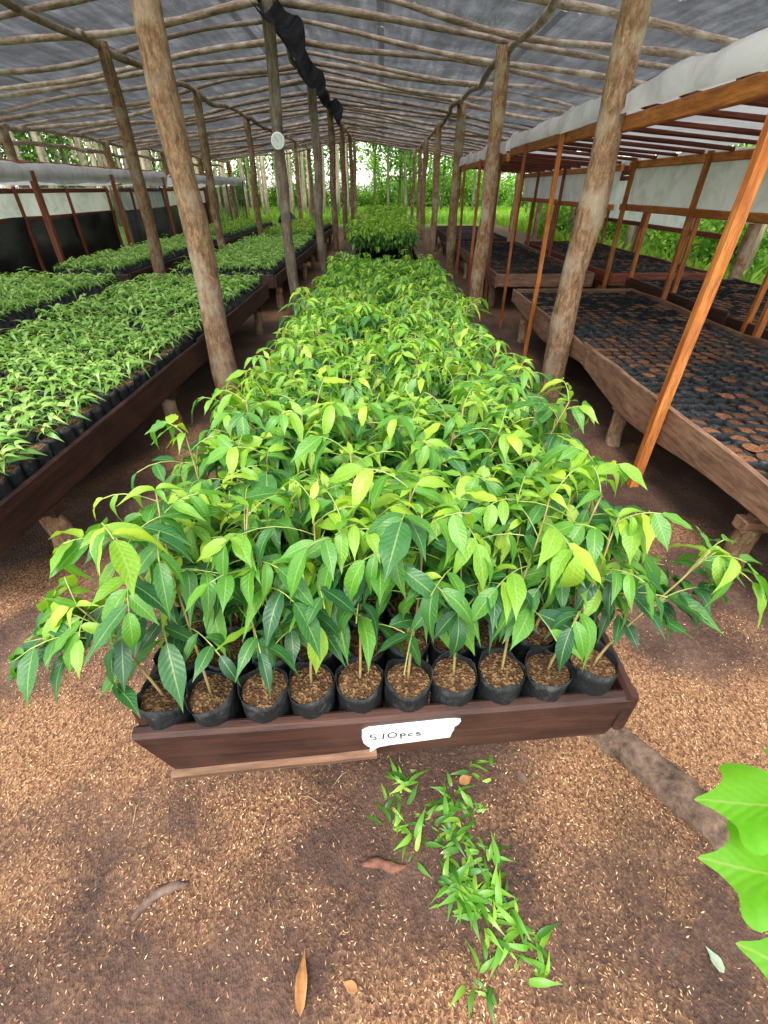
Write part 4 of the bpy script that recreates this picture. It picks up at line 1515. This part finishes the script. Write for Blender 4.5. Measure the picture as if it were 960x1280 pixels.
flat_leaf('dry_leaf', -.186, .165, .115, R(6), M['dry_leaf'], 'curled brown dry leaf lying on the husks', 'leaf', .24, .1, .9)
flat_leaf('dry_leaf', -.06, .205, .04, R(70), M['dry_leaf'], 'tiny tan dry leaf flat on the soil near the curled one', 'leaf', .55, .05, .1)
flat_leaf('dry_leaf', .235, .655, .05, R(-60), M['dry_leaf'], 'brown dry leaf flake under the painted board', 'leaf', .6, .05, .2)
flat_leaf('fallen_leaf', .80, .235, .05, R(20), M['pale_leaf'], 'pale grey green fallen leaf beside the lobed plant', 'leaf', .5, .1, .2)
flat_leaf('dry_leaf', .44, .655, .045, R(20), M['bark_scrap'], 'dull brown oval leaf on the husks near the muddy log', 'leaf', .6, .05, .2)
flat_leaf('dry_leaf', .80, .985, .085, R(-35), M['bark_scrap'], 'dark narrow leaf behind the muddy log', 'leaf', .25, .05, .6)

mb = MB()
pts = []; rad = []
for i in range(9):
    f = i / 8
    x = -.635 + .115 * f; y = .33 + .085 * f ** .8 + .012 * math.sin(f * 4)
    pts.append((x, y, gz(x, y) + .004)); rad.append(.004 + .009 * math.sin(PI * min(1, f * .9 + .1)))
mb.tube(pts, rad, 8, 0, .3, 3)
tag(obj('bark_scrap', mb.mesh('bark_scrap', M['bark_scrap'])), 'dark curved strip of bark lying on the husks', 'bark')
mb = MB()
pts = [(-.06 + .12 * i / 6, .443 + .006 * math.sin(i), gz(0, .44) + .004) for i in range(7)]
mb.tube(pts, [.004, .010, .013, .011, .014, .010, .003], 9, 0, .25, 9)
tag(obj('red_stone', mb.mesh('red_stone', M['red_stone'])), 'reddish clod half sunk beside the grass', 'stone')
for i in range(9):
    x, y = (-.9, .62, -.25, .05, .42, -.12, -.75, .5, -.35)[i], (.95, .62, .62, .72, .58, .69, .6, .33, .52)[i]
    mb = MB()
    rr = random.Random(i)
    a = rr.random() * 6.28; L_ = rr.uniform(.03, .07)
    mb.tube([(x + math.cos(a) * L_ * f, y + math.sin(a) * L_ * f + .006 * math.sin(f * 5), gz(x, y) + .005) for f in (0, .3, .6, 1)], [.0016, .002, .0016, .0008], 5)
    tag(obj('twig', mb.mesh('twig', M['pale_wood'])), 'short dry twig lying on the soil', 'twig', 'twigs on the soil')

# lobed broad leaf plant standing at the right edge
plant = thing('lobed_plant', 'bright green broad plant with large lobed leaves', 'plant', (.93, .10, gz(.93, .1)))
mb = MB()
mb.tube([(0, 0, -.02), (.01, .01, .3), (-.01, .02, .6), (-.02, .03, .82)], [.012, .010, .008, .005], 8)
obj('stem', mb.mesh('stem', M['rachis']), plant)


def lobed_geo(L):
    """palmate blade with pointed lobes, midrib along +Y, gently cupped"""
    out = [(0, 0), (.10, .02), (.22, -.06), (.46, -.03), (.40, .10), (.30, .20), (.62, .30), (.66, .44), (.44, .46), (.30, .52), (.42, .74), (.36, .84), (.20, .84), (.08, .94), (0, 1.08)]
    left = [(-x, y) for x, y in out[::-1][1:-1]]
    raw = out + left
    ring = []
    for i in range(len(raw)):
        p0, p1, p2, p3 = (raw[(i + k) % len(raw)] for k in (-1, 0, 1, 2))
        for f in (0, .33, .67):
            ring.append(tuple(.5 * (2 * p1[j] + (p2[j] - p0[j]) * f + (2 * p0[j] - 5 * p1[j] + 4 * p2[j] - p3[j]) * f * f + (3 * p1[j] - p0[j] - 3 * p2[j] + p3[j]) * f ** 3) for j in (0, 1)))
    cx, cy = 0, .40
    V = [(cx, cy, .0)]; F = []; AC = [0]; AL = [.4]
    lev = (.2, .4, .6, .8, 1.0)
    n = len(ring)
    for q in lev:
        for (x, y) in ring:
            X = cx + (x - cx) * q; Y = cy + (y - cy) * q
            r2 = X * X * .28 + (Y - .2) ** 2 * .16
            V.append((X, Y, -r2 + .045 * abs(X) + .025 * math.sin(11 * X + 7 * Y)))
            AC.append(min(1, abs(X) * 6)); AL.append(min(1, max(0, Y)))
    for k in range(n):
        k2 = (k + 1) % n
        F.append((0, 1 + k, 1 + k2))
        for j in range(4):
            F.append((1 + j * n + k, 1 + (j + 1) * n + k, 1 + (j + 1) * n + k2, 1 + j * n + k2))
    return np.array(V) * L, F, np.array(AC), np.array(AL)


LOB = lobed_geo(1.0)
lob_me = leaf_mesh(LOB, .5, M['big_leaf'])
root0 = Vector(plant.location)
for (tipx, tipy, tipz, bx_, by_, bz_, size, roll) in ((.520, .335, .70, .70, .275, .77, .20, R(14)), (.507, .262, .66, .67, .19, .72, .19, R(4)), (.525, .165, .62, .67, .06, .70, .20, R(-8)),
                                                       (1.1, .30, .80, .98, .16, .84, .2, 0), (1.15, -.05, .75, 1.0, .02, .82, .2, 0)):
    b = Vector((bx_, by_, bz_)) - root0; tp = Vector((tipx, tipy, tipz)) - root0
    lf = obj('leaf', lob_me, plant); lf.matrix_basis = leaf_matrix(b, tp - b, size, roll)
    mb = MB(); st0 = Vector((-.015, .025, .70)); mid = (st0 + b) / 2 + Vector((0, 0, .03))
    mb.tube([st0, mid, b], [.004, .003, .002], 6); obj('leaf_stalk', mb.mesh('leaf_stalk', M['rachis']), plant)

# dark bundle far behind
mb = MB()
rr = random.Random(8)
mb.tube([(-3.35 + .14 * i, 17.2 + .05 * math.sin(i), .55 + .12 * math.sin(i * 1.1)) for i in range(6)], [.08, .2, .26, .24, .2, .07], 10, 0, .2, 3)
mb.box(-3.25, -2.75, 17.0, 17.4, -.05, .50)
tag(obj('dark_bundle', mb.mesh('dark_bundle', M['dark_cloth'])), 'dark covered bundle standing past the far seedling trays', 'bundle')

# ------------------------------------------------------------------ trees and bushes behind
def leaf_cloud(centers, nleaf, spread, size, seed, tone=(0, 1), squash=.8):
    rr = np.random.default_rng(seed)
    mb_V = []; A = []
    n = len(centers) * nleaf
    C = np.repeat(np.array(centers), nleaf, axis=0)
    ctone = np.repeat(rr.random(len(centers)), nleaf)
    off = rr.normal(0, 1, (n, 3)) * np.array([spread, spread, spread * squash])
    C = C + off
    d = rr.normal(0, 1, (n, 3)); d[:, 2] -= .5
    d /= np.linalg.norm(d, axis=1)[:, None]
    e = rr.normal(0, 1, (n, 3)); e -= (e * d).sum(1)[:, None] * d; e /= np.linalg.norm(e, axis=1)[:, None]
    s = size * rr.uniform(.6, 1.3, n)[:, None]
    V = np.stack([C - d * s * .5, C + e * s * .26, C + d * s * .5, C - e * s * .26], 1)
    T = np.clip(tone[0] + (tone[1] - tone[0]) * (.6 * ctone + .4 * rr.random(n)), 0, 1)
    A = np.zeros((n, 4, 4), np.float32); A[:, :, 0] = T[:, None]; A[:, :, 3] = rr.random(n)[:, None]
    return V.reshape(-1, 3), A.reshape(-1, 4), n


def cloud_mesh(name, V, A, n, mat):
    me = bpy.data.meshes.new(name)
    me.vertices.add(n * 4); me.vertices.foreach_set('co', V.ravel())
    me.loops.add(n * 4); me.loops.foreach_set('vertex_index', np.arange(n * 4, dtype=np.int32))
    me.polygons.add(n); me.polygons.foreach_set('loop_start', np.arange(0, n * 4, 4, dtype=np.int32))
    me.update(calc_edges=True)
    a = me.attributes.new('leafcol', 'FLOAT_COLOR', 'POINT'); a.data.foreach_set('color', A.ravel())
    me.materials.append(mat)
    return me


def tree_meshes(seed, H=13.0, r=.11, low=4.2, nl=16, mat='trunk', leafmat='tree_leaf', spread=.42, crown_r=1.3, leaf=.22, per=75, tone=(0, 1)):
    rr = random.Random(seed)
    mb = MB()
    pts = []; ph = rr.random() * 6
    for i in range(12):
        f = i / 11
        pts.append((.10 * math.sin(f * 4 + ph), .10 * math.sin(f * 3.1 + ph * 2), -.1 + H * f))
    mb.tube(pts, [r * (1 - .8 * i / 11) for i in range(12)], 8, 0, .06, seed)
    cs = []
    for k in range(nl):
        z = low + (H - low) * (k + .5) / nl
        a = k * 2.4 + rr.random(); rad = crown_r * rr.uniform(.4, 1.0) * (1.1 - .6 * (z - low) / (H - low))
        f = z / H
        b = Vector((.10 * math.sin(f * 4 + ph), .10 * math.sin(f * 3.1 + ph * 2), z - .3))
        e = b + Vector((math.cos(a) * rad, math.sin(a) * rad, .45 * rad))
        mb.tube([b, (b + e) / 2 + Vector((0, 0, .08)), e], [r * .28, r * .2, r * .08], 5)
        cs.append(tuple(e)); cs.append(tuple((b + e) / 2 + Vector((0, 0, .1))))
    tm = mb.mesh('trunk', M[mat])
    V, A, n = leaf_cloud(cs, per, spread, leaf, seed, tone)
    return tm, cloud_mesh('crown', V, A, n, M[leafmat])


TALL = [tree_meshes(3000 + k, 12 + k, .085 + .012 * (k % 3), 5.5 + .5 * (k % 3), 13, 'trunk', 'tree_leaf', .42, 1.2, .22, 14) for k in range(5)]
LOWT = [tree_meshes(3100 + k, 9 + k, .10, 1.9 + .4 * k, 20, 'green_trunk', 'tree_leaf', .5, 1.7, .26, 34) for k in range(3)]
BRT = [tree_meshes(3200 + k, 8.5 + k, .09, 1.6 + .5 * k, 20, 'green_trunk', 'bright_leaf', .5, 1.8, .26, 34) for k in range(3)]


def bush_meshes(seed, w, h, leafmat, nst=9, per=130, leaf=.13, tone=(0, 1)):
    rr = random.Random(seed)
    mb = MB(); cs = []
    for k in range(nst):
        a = rr.random() * 6.28; q = rr.uniform(.2, 1)
        e = Vector((math.cos(a) * w * q, math.sin(a) * w * q, h * rr.uniform(.45, 1.0)))
        mb.tube([(0, 0, -.05), (e.x * .4, e.y * .4, e.z * .55), e], [.02, .014, .006], 5)
        cs.append(tuple(e)); cs.append((e.x * .75, e.y * .75, e.z * .6)); cs.append((e.x * .8 + .2 * rr.uniform(-1, 1), e.y * .8, e.z * .25))
    V, A, n = leaf_cloud(cs, per, .23, leaf, seed, tone)
    V[:, 2] = np.abs(V[:, 2])
    return mb.mesh('stems', M['green_trunk']), cloud_mesh('foliage', V, A, n, M[leafmat])


DARKB = [bush_meshes(3300 + k, .9, 1.7 + .5 * k, 'tree_leaf') for k in range(3)]
BRIB = [bush_meshes(3400 + k, .9, 1.3 + .45 * k, 'bright_leaf') for k in range(3)]


def plant_tree(kind, x, y, label, group, cat='tree', name='tree', sc=1.0):
    vs = kind[rnd.randrange(len(kind))]
    z = gz(x, y)
    t = thing(name, label, cat, (x, y, z), (0, 0, rnd.random() * 6.28), group)
    t.scale = (sc, sc, sc)
    if cat == 'bush':
        obj('stems', vs[0], t); obj('foliage', vs[1], t)
    else:
        obj('trunk', vs[0], t); obj('crown', vs[1], t)
    return t


G1 = 'pale plantation trunks'
# plantation of slim pale trunks beyond the far end and along the left side
cnt = 0
for row in range(7):
    y0 = 28.5 + row * 2.6
    x = -1.6 - row * .35
    while x > -17 - row * 1.5:
        plant_tree(TALL, x + rnd.uniform(-.35, .35), y0 + rnd.uniform(-.8, .8), 'slim pale plantation tree beyond the far end of the shade house', G1, sc=rnd.uniform(.85, 1.1))
        x -= rnd.uniform(.85, 1.4) + .05 * row
for row in range(4):
    y = 8.0
    while y < 27:
        plant_tree(TALL, -10.2 - row * 2.2 + rnd.uniform(-.4, .4), y, 'slim pale plantation tree behind the long white canopies', 'trunks behind the white canopies', sc=rnd.uniform(.85, 1.2))
        y += rnd.uniform(1.7, 3.0)
for i in range(18):
    x = -15.5 - rnd.random() * 7; y = 9 + i * 1.6
    plant_tree(DARKB if i % 2 else LOWT, x - (2 if i % 2 == 0 else 0), y, 'dark green undergrowth bush between the trunks behind the white canopies' if i % 2 else 'leafy low branched tree in the shade behind the white canopies',
               'undergrowth behind the white canopies' if i % 2 else 'low trees behind the white canopies', 'bush' if i % 2 else 'tree', 'bush' if i % 2 else 'tree', sc=1.3)
for i in range(7):
    x = -20 + i * 2.8; y = 47 + rnd.uniform(-2, 3)
    plant_tree(BRT, x, y, 'leafy tree closing the view behind the plantation trunks', 'trees behind the plantation trunks', sc=1.25)
for i in range(10):
    plant_tree(BRIB, -16 + i * 1.6, 45 + rnd.uniform(-2, 1), 'bright bush at the back of the plantation', 'bushes at the back of the plantation', 'bush', 'bush', 1.2)
for i in range(20):
    plant_tree(LOWT, -12.5 - rnd.random() * 5, 7.5 + i * .95, 'dense low branched tree shading the strip behind the white canopies', 'dense trees behind the white canopies', sc=.8)
for i in range(8):
    plant_tree(LOWT if i % 2 else BRT, -19 + i * 2.2, 40 + rnd.uniform(-3, 3), 'leafy tree among the far plantation trunks', 'leafy trees among the trunks', sc=.9)
# clearing straight ahead, brighter trees
for (x, y, k) in ((.3, 35, 0), (1.0, 36.5, 0), (1.25, 33, 0), (3.2, 34, 0), (3.9, 38, 1), (5.6, 35, 1), (-.6, 41, 1), (1.9, 42, 1), (7.2, 37, 1), (8.6, 33, 1)):
    plant_tree(LOWT if k == 0 else BRT, x, y, 'green stemmed tree in the clearing past the far end' if k == 0 else 'bright leafy tree in the clearing past the far end', 'trees in the clearing', sc=1.0)
for i in range(12):
    plant_tree(BRIB, 0 + i * 1.0 + rnd.uniform(-.3, .3), 44 + rnd.uniform(-2, 3), 'bright green bush at the back of the clearing', 'bushes in the clearing', 'bush', 'bush', 1.5)
for i in range(7):
    plant_tree(BRT, -1 + i * 2.6, 52 + rnd.uniform(-2, 3), 'bright tall tree behind the clearing', 'trees behind the clearing', sc=1.5)
# right side growth
y = 3.0
while y < 26:
    plant_tree(BRIB, 6.9 + rnd.uniform(-.4, .8), y, 'bright green bush just outside the outer canopy', 'bushes outside the right trays', 'bush', 'bush', rnd.uniform(.7, 1.0))
    y += rnd.uniform(.9, 1.3)
y = 3.5
while y < 30:
    plant_tree(BRT if rnd.random() < .6 else LOWT, 15.0 + rnd.uniform(-1.5, 3.0), y, 'leafy tree standing behind the bushes outside the outer canopy', 'trees outside the right trays', sc=rnd.uniform(.9, 1.3))
    y += rnd.uniform(1.6, 2.6)
for y in (8.9, 13.5, 18.0):
    plant_tree(TALL, 6.3, y, 'grey trunked tree between the bushes and the outer canopy', 'grey trunks by the outer canopy', sc=1.3)

# far grass beyond the shade house
ng = 26000
rg = np.random.default_rng(3)
gx_ = rg.uniform(-16, 14, ng); gy_ = rg.uniform(27, 46, ng)
gxr = rg.uniform(5.7, 11, 9000); gyr = rg.uniform(2, 28, 9000)
gx_ = np.concatenate([gx_, gxr]); gy_ = np.concatenate([gy_, gyr]); ng = len(gx_)
gzv = ground_h(gx_, gy_)
hh = rg.uniform(.15, .45, ng); an = rg.uniform(0, 6.28, ng); w = .02
V = np.stack([np.stack([gx_ - np.cos(an) * w, gy_ - np.sin(an) * w, gzv], 1), np.stack([gx_ + np.cos(an) * w, gy_ + np.sin(an) * w, gzv], 1),
              np.stack([gx_ + np.cos(an) * w * .7 + np.sin(an) * hh * .2, gy_ + np.sin(an) * w * .7, gzv + hh * .7], 1), np.stack([gx_ + np.sin(an) * hh * .5, gy_ + np.cos(an) * hh * .3, gzv + hh], 1)], 1)
A = np.zeros((ng, 4, 4), np.float32); A[:, :, 0] = rg.uniform(.3, 1, ng)[:, None]
o = obj('grass', cloud_mesh('grass', V.reshape(-1, 3), A.reshape(-1, 4), ng, M['bright_leaf']), kind='stuff')
tag(o, 'bright green grass around and beyond the shade house', 'grass')
